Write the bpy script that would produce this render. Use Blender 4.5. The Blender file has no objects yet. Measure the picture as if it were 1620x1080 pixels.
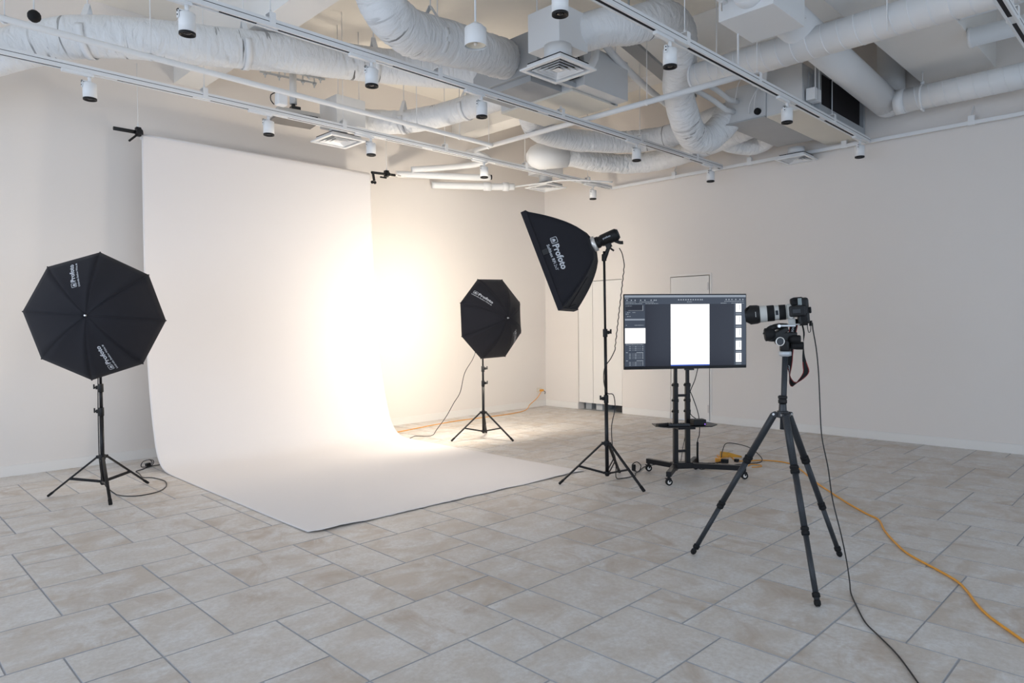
import bpy, math, random
from mathutils import Vector, Matrix, noise
S = bpy.context.scene
COL = S.collection
V = Vector
pi = math.pi
rnd = random.Random(7)

# ---------------------------------------------------------------- camera
cam_d = bpy.data.cameras.new('view'); cam = bpy.data.objects.new('view', cam_d); COL.objects.link(cam)
ex = V((0.7080, 0.0230, -0.7058)).normalized(); ey = V((-0.7061, 0.0104, -0.7080)); ey = (ey - ex*ex.dot(ey)).normalized(); ez = ex.cross(ey)
cam.matrix_world = Matrix.Translation((0, 0, 1.4)) @ Matrix((ex, ey, ez)).to_4x4()
cam_d.sensor_fit = 'HORIZONTAL'; cam_d.sensor_width = 36; cam_d.lens = 24.105
cam_d.clip_start = .05; cam_d.clip_end = 100
S.camera = cam
# ---------------------------------------------------------------- colour management, world, lights
S.view_settings.view_transform = 'Standard'; S.view_settings.look = 'None'
S.view_settings.gamma = 1; S.view_settings.use_curve_mapping = False
S.view_settings.exposure = 0.0
W = bpy.data.worlds.new('sky'); S.world = W; W.use_nodes = True
W.node_tree.nodes['Background'].inputs[0].default_value = (.62, .8, 1, 1)
W.node_tree.nodes['Background'].inputs[1].default_value = 1.0
def area(name, loc, direc, sx, sy, power, col, shape='RECTANGLE', spread=pi):
    l = bpy.data.lights.new(name, 'AREA'); l.shape = shape; l.size = sx; l.size_y = sy; l.energy = power; l.color = col; l.spread = spread
    o = bpy.data.objects.new(name, l); COL.objects.link(o); o.location = loc
    o.rotation_euler = V(direc).to_track_quat('-Z', 'Y').to_euler(); return o
# daylight through the glazing behind the photographer (two sides of the room)
DAY = (.715, .825, 1.0)
area('daylight_front_windows', (1.0, -4.4, 1.95), (0, 1, .0), 9.0, 3.0, 145, DAY)
area('daylight_left_windows', (-4.4, 3.6, 1.95), (1, 0, .0), 8.5, 3.0, 285, DAY)

# ---------------------------------------------------------------- materials
MATS = {}
def mat(name, col, rough=.6, metal=0, bump=0, bscale=60, emit=None, estr=1, var=0, vscale=3, spec=.5, sheen=0, trans=0):
    if name in MATS: return MATS[name]
    m = bpy.data.materials.new(name); m.use_nodes = True; nt = m.node_tree; b = nt.nodes['Principled BSDF']
    b.inputs['Base Color'].default_value = (*col, 1); b.inputs['Roughness'].default_value = rough; b.inputs['Metallic'].default_value = metal
    b.inputs['Specular IOR Level'].default_value = spec
    if sheen: b.inputs['Sheen Weight'].default_value = sheen
    tc = nt.nodes.new('ShaderNodeTexCoord')
    if var:
        n = nt.nodes.new('ShaderNodeTexNoise'); n.inputs['Scale'].default_value = vscale; n.inputs['Detail'].default_value = 5
        nt.links.new(tc.outputs['Object'], n.inputs['Vector'])
        mx = nt.nodes.new('ShaderNodeMix'); mx.data_type = 'RGBA'
        mx.inputs[6].default_value = (*[c*(1-var) for c in col], 1); mx.inputs[7].default_value = (*[min(1, c*(1+var)) for c in col], 1)
        nt.links.new(n.outputs['Fac'], mx.inputs[0]); nt.links.new(mx.outputs[2], b.inputs['Base Color'])
    if bump:
        n = nt.nodes.new('ShaderNodeTexNoise'); n.inputs['Scale'].default_value = bscale; n.inputs['Detail'].default_value = 3
        nt.links.new(tc.outputs['Object'], n.inputs['Vector'])
        bp = nt.nodes.new('ShaderNodeBump'); bp.inputs['Strength'].default_value = bump; bp.inputs['Distance'].default_value = .01
        nt.links.new(n.outputs['Fac'], bp.inputs['Height']); nt.links.new(bp.outputs[0], b.inputs['Normal'])
    if emit:
        b.inputs['Emission Color'].default_value = (*emit, 1); b.inputs['Emission Strength'].default_value = estr
    MATS[name] = m; return m
wallm = mat('wall_paint', (.80, .757, .722), .75, bump=.06, bscale=180, var=.012, vscale=1.2, spec=.25)
trimm = mat('trim_paint', (.82, .80, .775), .6, spec=.3)
ceilm = mat('ceiling_paint', (.86, .82, .75), .85, bump=.1, bscale=60, var=.05, vscale=2)
beamm = mat('beam_paint', (.86, .845, .82), .8, bump=.06, bscale=80, var=.02)
winm = mat('window_frame_grey', (.25, .26, .27), .4, metal=.3)
whitem = mat('white_enamel', (.83, .84, .85), .35, bump=.02)
wpipe = mat('white_painted_steel', (.81, .82, .83), .45, bump=.03, bscale=30)
unitm = mat('air_unit_sheet_metal', (.66, .67, .68), .5, metal=.1, bump=.05, bscale=12, var=.04)
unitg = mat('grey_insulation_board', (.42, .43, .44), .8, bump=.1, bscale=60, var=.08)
unitc = mat('cream_underside_panel', (.72, .69, .62), .7, var=.03)
darkm = mat('dark_opening', (.008, .006, .009), .8)
black = mat('black_plastic', (.008, .008, .009), .45, bump=.03, bscale=300, spec=.35)
blackm = mat('black_painted_metal', (.008, .008, .010), .36, spec=.35)
blackf = mat('black_fabric', (.020, .0195, .025), .8, bump=.25, bscale=900, sheen=.06, spec=.25)
carbon = mat('carbon_tube', (.030, .034, .040), .4, spec=.35, bump=.05, bscale=400, var=.3, vscale=150)
rubber = mat('black_rubber', (.009, .009, .010), .65, spec=.25, bump=.1, bscale=500)
cordm = mat('black_cord', (.012, .012, .013), .5)
orange = mat('orange_cord_pvc', (.80, .36, .045), .45)
orange2 = mat('orange_web_strap', (.85, .42, .05), .7, bump=.3, bscale=500)
steel = mat('brushed_steel', (.6, .6, .61), .3, metal=1)
silver = mat('silver_ring', (.85, .83, .8), .35, metal=.6)
logo = mat('white_print', (.62, .64, .68), .6)
lenswhite = mat('pale_grey_lens_enamel', (.56, .555, .53), .4)
redm = mat('red_trim', (.35, .02, .02), .6)
glassm = mat('dark_glass', (.01, .01, .014), .05)
lining = mat('white_lining', (.85, .85, .83), .8)
diffm = mat('white_diffuser', (.88, .87, .85), .8)
paperm = mat('seamless_paper', (.80, .77, .765), .85, bump=.02, bscale=8, spec=.15)
lcdm = mat('grey_lcd', (.25, .29, .29), .3)
greyd = mat('dark_grey_metal', (.045, .048, .053), .4, metal=.5)
beige = mat('projector_body', (.55, .54, .52), .5)
brownm = mat('projector_underside', (.20, .185, .17), .6)
galv = mat('galvanised_steel', (.55, .58, .61), .45, metal=.45, var=.08, vscale=20)
ledm = mat('violet_led', (.2, .1, .6), .4, emit=(.35, .15, 1), estr=4)
purpm = mat('socket_plate_cream', (.75, .70, .6), .5)

def duct_mat():
    m = bpy.data.materials.new('crumpled_duct_wrap'); m.use_nodes = True; nt = m.node_tree; b = nt.nodes['Principled BSDF']
    b.inputs['Roughness'].default_value = .55; b.inputs['Specular IOR Level'].default_value = .35
    uv = nt.nodes.new('ShaderNodeUVMap'); mp = nt.nodes.new('ShaderNodeMapping'); mp.inputs['Scale'].default_value = (20, 7, 1)
    nt.links.new(uv.outputs[0], mp.inputs[0])
    n = nt.nodes.new('ShaderNodeTexNoise'); n.inputs['Scale'].default_value = 1; n.inputs['Detail'].default_value = 6; n.inputs['Distortion'].default_value = .6
    nt.links.new(mp.outputs[0], n.inputs['Vector'])
    bp = nt.nodes.new('ShaderNodeBump'); bp.inputs['Strength'].default_value = .9; bp.inputs['Distance'].default_value = .025
    nt.links.new(n.outputs['Fac'], bp.inputs['Height']); nt.links.new(bp.outputs[0], b.inputs['Normal'])
    # dark creases in the wrap where the foil has split
    mp2 = nt.nodes.new('ShaderNodeMapping'); mp2.inputs['Scale'].default_value = (18, 1.6, 1); nt.links.new(uv.outputs[0], mp2.inputs[0])
    n2 = nt.nodes.new('ShaderNodeTexNoise'); n2.inputs['Scale'].default_value = 1; n2.inputs['Detail'].default_value = 3; n2.inputs['Distortion'].default_value = 1
    nt.links.new(mp2.outputs[0], n2.inputs['Vector'])
    mp3 = nt.nodes.new('ShaderNodeMapping'); mp3.inputs['Scale'].default_value = (1.3, 1.1, 1); nt.links.new(uv.outputs[0], mp3.inputs[0])
    n3 = nt.nodes.new('ShaderNodeTexNoise'); n3.inputs['Scale'].default_value = 1; nt.links.new(mp3.outputs[0], n3.inputs['Vector'])
    r2 = nt.nodes.new('ShaderNodeValToRGB'); r2.color_ramp.elements[0].position = .635; r2.color_ramp.elements[1].position = .655
    r3 = nt.nodes.new('ShaderNodeValToRGB'); r3.color_ramp.elements[0].position = .50; r3.color_ramp.elements[1].position = .62
    nt.links.new(n2.outputs['Fac'], r2.inputs[0]); nt.links.new(n3.outputs['Fac'], r3.inputs[0])
    mu = nt.nodes.new('ShaderNodeMath'); mu.operation = 'MULTIPLY'; nt.links.new(r2.outputs[0], mu.inputs[0]); nt.links.new(r3.outputs[0], mu.inputs[1])
    mx = nt.nodes.new('ShaderNodeMix'); mx.data_type = 'RGBA'; mx.inputs[6].default_value = (.81, .82, .83, 1); mx.inputs[7].default_value = (.12, .12, .12, 1)
    nt.links.new(mu.outputs[0], mx.inputs[0]); nt.links.new(mx.outputs[2], b.inputs['Base Color'])
    return m
ductm = duct_mat()

def tile_mat():
    m = bpy.data.materials.new('stone_look_tile'); m.use_nodes = True; nt = m.node_tree; b = nt.nodes['Principled BSDF']
    L = nt.links.new
    at = nt.nodes.new('ShaderNodeAttribute'); at.attribute_name = 'tone'
    sep = nt.nodes.new('ShaderNodeSeparateColor'); L(at.outputs['Color'], sep.inputs[0])
    tc = nt.nodes.new('ShaderNodeTexCoord')
    sc = nt.nodes.new('ShaderNodeVectorMath'); sc.operation = 'SCALE'; sc.inputs['Scale'].default_value = 37; L(at.outputs['Color'], sc.inputs[0])
    ad = nt.nodes.new('ShaderNodeVectorMath'); L(tc.outputs['Object'], ad.inputs[0]); L(sc.outputs[0], ad.inputs[1])
    def ns(scale, detail, rough=.6, dist=0, st=(1, 1, 1)):
        mp = nt.nodes.new('ShaderNodeMapping'); mp.inputs['Scale'].default_value = st; L(ad.outputs[0], mp.inputs[0])
        n = nt.nodes.new('ShaderNodeTexNoise'); n.inputs['Scale'].default_value = scale; n.inputs['Detail'].default_value = detail
        n.inputs['Roughness'].default_value = rough; n.inputs['Distortion'].default_value = dist; L(mp.outputs[0], n.inputs['Vector']); return n
    def ramp(src, a, c):
        r = nt.nodes.new('ShaderNodeMapRange'); r.inputs[1].default_value = a; r.inputs[2].default_value = c; L(src, r.inputs[0]); return r.outputs[0]
    def mix(f, a, c):
        x = nt.nodes.new('ShaderNodeMix'); x.data_type = 'RGBA'
        if isinstance(f, float): x.inputs[0].default_value = f
        else: L(f, x.inputs[0])
        for i, q in ((6, a), (7, c)):
            if isinstance(q, tuple): x.inputs[i].default_value = (*q, 1)
            else: L(q, x.inputs[i])
        return x.outputs[2]
    base = mix(sep.outputs[0], (.56, .49, .425), (.66, .63, .60))          # tile to tile
    n1 = ns(3.5, 8, .66, .5, (1, 1.6, 1)); c1 = mix(ramp(n1.outputs['Fac'], .42, .64), base, (.74, .735, .735))   # pale clouds
    n2 = ns(2.6, 9, .68, .8, (1.5, 1, 1)); f2 = ramp(n2.outputs['Fac'], .50, .66)
    mu = nt.nodes.new('ShaderNodeMath'); mu.operation = 'MULTIPLY'; L(f2, mu.inputs[0])
    g = nt.nodes.new('ShaderNodeMapRange'); g.inputs[3].default_value = .15; g.inputs[4].default_value = .8; L(sep.outputs[1], g.inputs[0]); L(g.outputs[0], mu.inputs[1])
    c2 = mix(mu.outputs[0], c1, (.42, .32, .24))                            # brown clouds
    n3 = ns(45, 4, .7); c3 = mix(ramp(n3.outputs['Fac'], .35, .9), c2, (.50, .455, .41))
    L(c3, b.inputs['Base Color'])
    rr = nt.nodes.new('ShaderNodeMapRange'); rr.inputs[3].default_value = .38; rr.inputs[4].default_value = .58; L(n2.outputs['Fac'], rr.inputs[0]); L(rr.outputs[0], b.inputs['Roughness'])
    b.inputs['Specular IOR Level'].default_value = .4
    bp = nt.nodes.new('ShaderNodeBump'); bp.inputs['Strength'].default_value = .18; bp.inputs['Distance'].default_value = .01
    n4 = ns(14, 6); L(n4.outputs['Fac'], bp.inputs['Height']); L(bp.outputs[0], b.inputs['Normal'])
    return m
tilem = tile_mat()
grout = mat('grey_grout', (.42, .42, .44), .85, bump=.2, bscale=200)

# ---------------------------------------------------------------- mesh helpers
class MB:
    def __init__(s): s.v = []; s.f = []; s.m = []; s.sm = []; s.uv = None
    def face(s, idx, mi=0, sm=False): s.f.append(tuple(idx)); s.m.append(mi); s.sm.append(sm)
    def quad(s, a, b, c, d, mi=0):
        n = len(s.v); s.v += [V(a), V(b), V(c), V(d)]; s.face((n, n+1, n+2, n+3), mi); return s
    def box(s, c, size, R=None, mi=0):
        R = R or Matrix.Identity(3); n = len(s.v); c = V(c)
        for dx in (-1, 1):
            for dy in (-1, 1):
                for dz in (-1, 1): s.v.append(c + R @ V((dx*size[0]/2, dy*size[1]/2, dz*size[2]/2)))
        for q in ((0, 1, 3, 2), (4, 6, 7, 5), (0, 4, 5, 1), (2, 3, 7, 6), (0, 2, 6, 4), (1, 5, 7, 3)): s.face([n+i for i in q], mi)
        return s
    def bb(s, lo, hi, mi=0): return s.box([(a+b)/2 for a, b in zip(lo, hi)], [b-a for a, b in zip(lo, hi)], None, mi)
    def bar(s, a, b, w, h, mi=0, up=(0, 0, 1)):
        a = V(a); b = V(b); d = b-a; L = d.length; d.normalize(); u = V(up)
        if abs(d.dot(u)) > .98: u = V((1, 0, 0))
        x = u.cross(d).normalized(); y = d.cross(x)
        return s.box((a+b)/2, (w, h, L), Matrix((x, y, d)).transposed(), mi)
    def prof(s, p, d, pr, seg=20, mi=0, caps=True, sm=True):
        p = V(p); d = V(d).normalized(); u = V((0, 0, 1)) if abs(d.z) < .95 else V((1, 0, 0)); x = u.cross(d).normalized(); y = d.cross(x)
        n = len(s.v)
        for (t, r) in pr:
            for k in range(seg):
                a = 2*pi*k/seg; s.v.append(p + d*t + (x*math.cos(a)+y*math.sin(a))*r)
        for i in range(len(pr)-1):
            for k in range(seg):
                k2 = (k+1) % seg; s.face((n+i*seg+k, n+i*seg+k2, n+(i+1)*seg+k2, n+(i+1)*seg+k), mi, sm)
        if caps:
            s.face([n+k for k in range(seg)][::-1], mi); s.face([n+(len(pr)-1)*seg+k for k in range(seg)], mi)
        return s
    def cyl(s, a, b, r, r2=None, seg=16, mi=0):
        a = V(a); b = V(b); return s.prof(a, b-a, [(0, r), ((b-a).length, r2 if r2 is not None else r)], seg, mi)
    def ball(s, c, r, mi=0, sc=(1, 1, 1), seg=14):
        n = len(s.v); c = V(c); R = seg//2
        for i in range(R+1):
            th = pi*i/R
            for k in range(seg):
                a = 2*pi*k/seg; s.v.append(c+V((r*sc[0]*math.sin(th)*math.cos(a), r*sc[1]*math.sin(th)*math.sin(a), r*sc[2]*math.cos(th))))
        for i in range(R):
            for k in range(seg):
                k2 = (k+1) % seg; s.face((n+i*seg+k, n+(i+1)*seg+k, n+(i+1)*seg+k2, n+i*seg+k2), mi, True)
        return s
    def tube(s, pts, r, seg=8, mi=0, caps=True, step=None, rf=None, uv=False, smooth=True):
        P = smooth_path(pts, step) if step else [V(p) for p in pts]
        n = len(s.v); d0 = (P[1]-P[0]).normalized(); u = V((0, 0, 1)) if abs(d0.z) < .9 else V((1, 0, 0)); x = u.cross(d0).normalized()
        sl = 0; us = []
        for i, p in enumerate(P):
            d = (P[min(i+1, len(P)-1)]-P[max(i-1, 0)]).normalized(); x = (x - d*x.dot(d)).normalized(); y = d.cross(x)
            if i: sl += (P[i]-P[i-1]).length
            us.append(sl)
            for k in range(seg):
                a = 2*pi*k/seg; rr = rf(sl, a, i) if rf else r
                s.v.append(p+(x*math.cos(a)+y*math.sin(a))*rr)
        if uv and s.uv is None: s.uv = {}
        for i in range(len(P)-1):
            for k in range(seg):
                k2 = (k+1) % seg
                if uv: s.uv[len(s.f)] = [(us[i], k*2*pi*r/seg), (us[i], (k+1)*2*pi*r/seg), (us[i+1], (k+1)*2*pi*r/seg), (us[i+1], k*2*pi*r/seg)]
                s.face((n+i*seg+k, n+i*seg+k2, n+(i+1)*seg+k2, n+(i+1)*seg+k), mi, smooth)
        if caps:
            s.face([n+k for k in range(seg)][::-1], mi); s.face([n+(len(P)-1)*seg+k for k in range(seg)], mi)
        return s
    def grid(s, fn, nu, nv, mi=0, sm=True):
        n = len(s.v)
        for i in range(nu+1):
            for j in range(nv+1): s.v.append(V(fn(i/nu, j/nv)))
        for i in range(nu):
            for j in range(nv): a = n+i*(nv+1)+j; s.face((a, a+nv+1, a+nv+2, a+1), mi, sm)
        return s
    def ribbon(s, pts, wdirs, w, mi=0, step=None):
        n = len(s.v)
        for p, wd, ww in zip(pts, wdirs, w):
            s.v += [V(p)-V(wd)*ww/2, V(p)+V(wd)*ww/2]
        for i in range(len(pts)-1): s.face((n+2*i, n+2*i+1, n+2*i+3, n+2*i+2), mi, True)
        return s
def smooth_path(pts, step):
    P = [V(p) for p in pts]; out = []
    for i in range(len(P)-1):
        p0 = P[max(i-1, 0)]; p1 = P[i]; p2 = P[i+1]; p3 = P[min(i+2, len(P)-1)]
        n = max(1, int((p2-p1).length/step))
        for k in range(n):
            t = k/n; out.append(.5*((2*p1)+(p2-p0)*t+(2*p0-5*p1+4*p2-p3)*t*t+(3*p1-p0-3*p2+p3)*t**3))
    out.append(P[-1]); return out

def build(name, mb, m, parent=None, origin=(0, 0, 0), bevel=0, solid=0, sub=0):
    me = bpy.data.meshes.new(name); O = V(origin)
    me.from_pydata([tuple(p-O) for p in mb.v], [], mb.f)
    for q in (m if isinstance(m, (list, tuple)) else [m]): me.materials.append(q)
    for p, mi, sm in zip(me.polygons, mb.m, mb.sm): p.material_index = mi; p.use_smooth = sm
    if mb.uv:
        lay = me.uv_layers.new(name='UVMap')
        for fi, co in mb.uv.items():
            for li, c in zip(me.polygons[fi].loop_indices, co): lay.data[li].uv = c
    me.validate(); me.update()
    o = bpy.data.objects.new(name, me); COL.objects.link(o)
    if parent is not None: o.parent = parent
    else: o.location = O
    if solid:
        md = o.modifiers.new('solid', 'SOLIDIFY'); md.thickness = solid; md.offset = 0
    if bevel:
        md = o.modifiers.new('bevel', 'BEVEL'); md.width = bevel; md.segments = 2; md.limit_method = 'ANGLE'; md.angle_limit = math.radians(50)
    if sub:
        md = o.modifiers.new('sub', 'SUBSURF'); md.levels = sub; md.render_levels = sub
    return o
class Thing:
    def __init__(s, name, label, cat, origin, group=None):
        s.o = V(origin); r = bpy.data.objects.new(name, None); r.empty_display_size = .1; COL.objects.link(r); r.location = s.o
        r['label'] = label; r['category'] = cat
        if group: r['group'] = group
        s.r = r
    def part(s, name, mb, m, parent=None, bevel=0, solid=0, label=None, kind=None, sub=0):
        o = build(name, mb, m, parent or s.r, s.o, bevel, solid, sub)
        if label: o['label'] = label
        if kind: o['kind'] = kind
        return o
def single(name, mb, m, label, cat, origin, group=None, bevel=0, solid=0):
    o = build(name, mb, m, None, origin, bevel, solid); o['label'] = label; o['category'] = cat
    if group: o['group'] = group
    return o
def struct(name, mb, m, bevel=0, parent=None):
    o = build(name, mb, m, parent, (0, 0, 0), bevel)
    if parent is None: o['kind'] = 'structure'
    return o
_tc = {}
def text2d(txt, bold=.012):
    if (txt, bold) in _tc: return _tc[(txt, bold)]
    cu = bpy.data.curves.new('t', 'FONT'); cu.body = txt; cu.size = 1; cu.offset = bold; cu.resolution_u = 3; cu.space_character = 1.03
    o = bpy.data.objects.new('t', cu); COL.objects.link(o); dg = bpy.context.evaluated_depsgraph_get(); dg.update()
    me = bpy.data.meshes.new_from_object(o.evaluated_get(dg))
    vs = [(v.co.x, v.co.y) for v in me.vertices]; fs = [tuple(p.vertices) for p in me.polygons]
    bpy.data.objects.remove(o); bpy.data.curves.remove(cu); bpy.data.meshes.remove(me)
    _tc[(txt, bold)] = (vs, fs); return vs, fs
def put_text(mb, txt, fn, size, x0=0, y0=0, bold=.012, mi=0, width=None):
    vs, fs = text2d(txt, bold); w = max(v[0] for v in vs); sx = size if width is None else width/w
    n = len(mb.v)
    for (x, y) in vs: mb.v.append(V(fn(x0+x*sx, y0+y*size)))
    for f in fs: mb.face([n+i for i in f], mi)
def put_badge(mb, fn, x0, y0, s, mi=0):
    """rounded square outline with a small dome glyph inside"""
    def ring(pts_o, pts_i):
        n = len(mb.v); K = len(pts_o)
        for p in pts_o+pts_i: mb.v.append(V(fn(x0+p[0]*s, y0+p[1]*s)))
        for k in range(K): mb.face((n+k, n+(k+1) % K, n+K+(k+1) % K, n+K+k), mi)
    def rr(h, r):
        out = []
        for cx, cy, a0 in ((h-r, h-r, 0), (-h+r, h-r, 90), (-h+r, -h+r, 180), (h-r, -h+r, 270)):
            for k in range(5):
                a = math.radians(a0+k*22.5); out.append((.5+cx+r*math.cos(a), .5+cy+r*math.sin(a)))
        return out
    ring(rr(.5, .18), rr(.42, .12))
    n = len(mb.v); P = [(.2+.6*k/10, .30+.42*math.sin(pi*k/10)**.7) for k in range(11)]
    for p in P: mb.v.append(V(fn(x0+p[0]*s, y0+p[1]*s)))
    mb.face(range(n, n+11), mi)
    n = len(mb.v)
    for p in ((.18, .16), (.82, .16), (.82, .22), (.18, .22)): mb.v.append(V(fn(x0+p[0]*s, y0+p[1]*s)))
    mb.face(range(n, n+4), mi)

# ---------------------------------------------------------------- room shell
XR, YB, X0, Y0, ZC = 8.82, 8.02, -4.0, -4.0, 4.75
# floor: modular three-format tile pattern (5x5, 3x3 and 3x5 modules of 10 cm)
U = .10065; tx0, ty0 = .7797, 3.9099
fb = MB(); tones = []
g = .0026
for a in range(-60, 61):
    for b_ in range(-60, 61):
        ox, oy = 3*a+8*b_, 5*a-3*b_
        for (x, y, w, h) in ((0, 0, 5, 5), (5, 2, 3, 3), (5, -3, 3, 5)):
            xa = max(tx0+(ox+x)*U+g, X0); xb = min(tx0+(ox+x+w)*U-g, XR); ya = max(ty0+(oy+y)*U+g, Y0); yb = min(ty0+(oy+y+h)*U-g, YB)
            if xb-xa < .01 or yb-ya < .01: continue
            c = (rnd.random(), rnd.random(), rnd.random()); e = .002; n = len(fb.v)
            # slightly irregular edges, chamfered rim
            def J(): return rnd.uniform(-.0012, .0012)
            fb.v += [V((xa+e+J(), ya+e+J(), 0)), V((xb-e+J(), ya+e+J(), 0)), V((xb-e+J(), yb-e+J(), 0)), V((xa+e+J(), yb-e+J(), 0)),
                     V((xa, ya, -.005)), V((xb, ya, -.005)), V((xb, yb, -.005)), V((xa, yb, -.005))]
            fb.face((n, n+1, n+2, n+3)); tones += [c]*4
            for k in range(4): fb.face((n+k, n+4+k, n+4+(k+1) % 4, n+(k+1) % 4), 1); tones += [c]*4
n = len(fb.v); fb.v += [V((X0, Y0, -.0035)), V((XR, Y0, -.0035)), V((XR, YB, -.0035)), V((X0, YB, -.0035))]; fb.face((n, n+1, n+2, n+3), 1); tones += [(.5, .5, .5)]*4
fl = struct('floor', fb, [tilem, grout])
ca = fl.data.color_attributes.new('tone', 'FLOAT_COLOR', 'CORNER')
for i, c in enumerate(tones[:len(ca.data)]): ca.data[i].color = (*c, 1)

T_ = .15
struct('wall_back', MB().bb((X0-T_, YB, -.05), (XR+T_, YB+T_, ZC+.2)), wallm)
# right wall with the recessed cupboard niche and the flush door opening
b = MB()
ca0, ca1, cz = 6.40, 7.29, 2.11
d0, d1, dz = 4.885, 5.525, 2.09
b.bb((XR, ca1, -.05), (XR+T_, YB, ZC+.2)); b.bb((XR, ca0, cz), (XR+T_, ca1, ZC+.2)); b.bb((XR, d1, -.05), (XR+T_, ca0, ZC+.2))
b.bb((XR, d0, dz), (XR+T_, d1, ZC+.2)); b.bb((XR, Y0-T_, -.05), (XR+T_, d0, ZC+.2))
struct('wall_right', b, wallm)
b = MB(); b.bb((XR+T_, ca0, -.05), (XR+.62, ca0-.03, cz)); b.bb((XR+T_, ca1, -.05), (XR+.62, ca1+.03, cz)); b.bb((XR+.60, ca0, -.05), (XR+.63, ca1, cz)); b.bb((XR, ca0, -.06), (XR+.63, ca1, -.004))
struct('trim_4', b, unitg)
# things kept in the cupboard: only their feet show in the gap under the doors
for k, (yy, ww, mm, nm, lb) in enumerate(((7.17, .12, galv, 'storage_box', 'grey box glimpsed under the left end of the cupboard doors'), (6.95, .13, unitm, 'storage_box', 'pale box glimpsed second from the left under the cupboard doors'), (6.53, .17, greyd, 'storage_box', 'dark grey box glimpsed under the right end of the cupboard doors'))):
    single(nm, MB().bb((XR+.12, yy-ww/2, -.003), (XR+.38, yy+ww/2, .5)), mm, lb, 'box', (XR+.2, yy, 0), bevel=.004)
dr = struct('door_1', MB().bb((XR+.006, 6.99, .115), (XR+.035, ca1-.008, cz-.008)), trimm, .002)
dr2 = struct('door_2', MB().bb((XR+.006, ca0+.008, .115), (XR+.035, 6.983, cz-.008)), trimm, .002)
d3 = struct('door_3', MB().bb((XR-.004, d0+.012, .012), (XR+.035, d1-.010, dz-.01)), trimm, .002)
struct('light_leak_panel', MB().bb((XR+T_, d0-.05, -.05), (XR+T_+.03, d1+.05, dz+.05)), trimm)  # unseen panel added behind the flush door to block light leaking underneath
for zz in (1.93, .19):
    struct('hinge', MB().bb((XR-.010, d0+.018, zz-.055), (XR-.003, d0+.034, zz+.055)), steel, parent=d3)
b = MB(); b.bb((XR-.006, d0-.028, 0), (XR, d0-.002, dz+.025)); b.bb((XR-.004, d0-.028, dz+.008), (XR, d1+.004, dz+.025))
struct('trim_1', b, trimm)
# skirting
b = MB(); b.bb((X0, YB-.012, 0), (XR, YB, .10)); b.bb((X0, YB-.009, .10), (XR, YB, .104)); struct('baseboard_back', b, trimm, .002)
b = MB()
for ya, yb in ((ca1+.004, YB-.012), (d1+.006, ca0-.004), (Y0, d0-.03)): b.bb((XR-.012, ya, 0), (XR, yb, .10)); b.bb((XR-.009, ya, .10), (XR, yb, .104))
struct('baseboard_right', b, trimm, .002)
# glazed walls behind the photographer
def glazed(name, axis, c, a0, a1, n):
    wb = MB(); fr = []
    def bx(u0, u1, z0, z1, t0=0, t1=T_):
        if axis == 'y': return ((u0, c-t1, z0), (u1, c-t0, z1))
        return ((c-t1, u0, z0), (c-t0, u1, z1))
    zs, zt = .55, 3.2; m_ = .35; w = (a1-a0-m_*(n+1))/n
    wb.bb(*bx(a0, a1, -.05, zs)); wb.bb(*bx(a0, a1, zt, ZC+.2))
    for k in range(n+1): u = a0+k*(w+m_); wb.bb(*bx(u, u+m_, zs, zt))
    struct(name, wb, wallm)
    for k in range(n):
        u = a0+m_+k*(w+m_); f = MB()
        f.bb(*bx(u, u+w, zs, zs+.05, .04, .1)); f.bb(*bx(u, u+w, zt-.05, zt, .04, .1)); f.bb(*bx(u, u+w, 1.9, 1.95, .04, .1))
        for q in (u, u+w/2-.025, u+w-.05): f.bb(*bx(q, q+.05, zs+.05, zt-.05, .04, .1))
        struct('window_%d' % (k+1 if axis == 'y' else k+5), f, winm)
glazed('wall_front', 'y', Y0, X0, XR, 4)
glazed('wall_left', 'x', X0, Y0, YB, 4)
# ceiling slab with downstand beams
struct('ceiling', MB().bb((X0-T_, Y0-T_, ZC), (XR+T_, YB+T_, ZC+.2)), ceilm)
struct('trim_2', MB().bb((X0, 1.55, 4.07), (XR, 2.23, ZC)), beamm, .004)
struct('trim_3', MB().bb((2.76, 2.23, 4.10), (3.06, YB, ZC)), beamm, .004)
struct('trim_5', MB().bb((6.75, 2.23, 4.25), (7.05, YB, ZC)), beamm, .004)

# ---------------------------------------------------------------- seamless paper backdrop
BR = (2.75, 7.66, 3.37)
prof_ = [(7.715, 3.400), (7.695, 3.408), (7.672, 3.398), (7.660, 3.37), (7.655, 3.0), (7.645, 2.4), (7.62, 1.8), (7.585, 1.4), (7.54, 1.0), (7.47, .66), (7.38, .36), (7.29, .17), (7.18, .06), (7.05, .018), (6.85, .006), (6.4, .004), (5.8, .004), (5.2, .004), (4.7, .004), (4.4, .005), (4.17, .006)]
pp = smooth_path([(0, y, z) for y, z in prof_], .05)
NX = 120; NP = len(pp)-1
def paper(i, j):
    k = int(round(i*NP)); p = pp[k]; u = j
    fl_ = min(1, max(0, (3.37-p.z)/3.3)); xl = 2.315-.04*fl_; xr = 5.055+.03*fl_
    x = xl+(xr-xl)*u; y = p.y; z = p.z
    q = max(0, (4.9-y)/.75) if z < .1 else 0          # curling, hand-torn front edge
    y += -.03*u*q+ .055*(1-u)*q*1.0 + q*(.016*noise.noise(V((x*5, 0, 3)))+.012*noise.noise(V((x*21, 0, 9)))) + q*.05*max(0, 1-u*22)
    z += q*q*max(0, .004+.014*noise.noise(V((x*2.2, 1, 5))))
    if z > .3: y += .006*math.sin(x*2.1)*min(1, (3.37-z))
    return (x, y, z)
t = Thing('backdrop_paper', 'white seamless paper sweep hanging down and curving out across the tiles', 'backdrop', BR)
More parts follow.
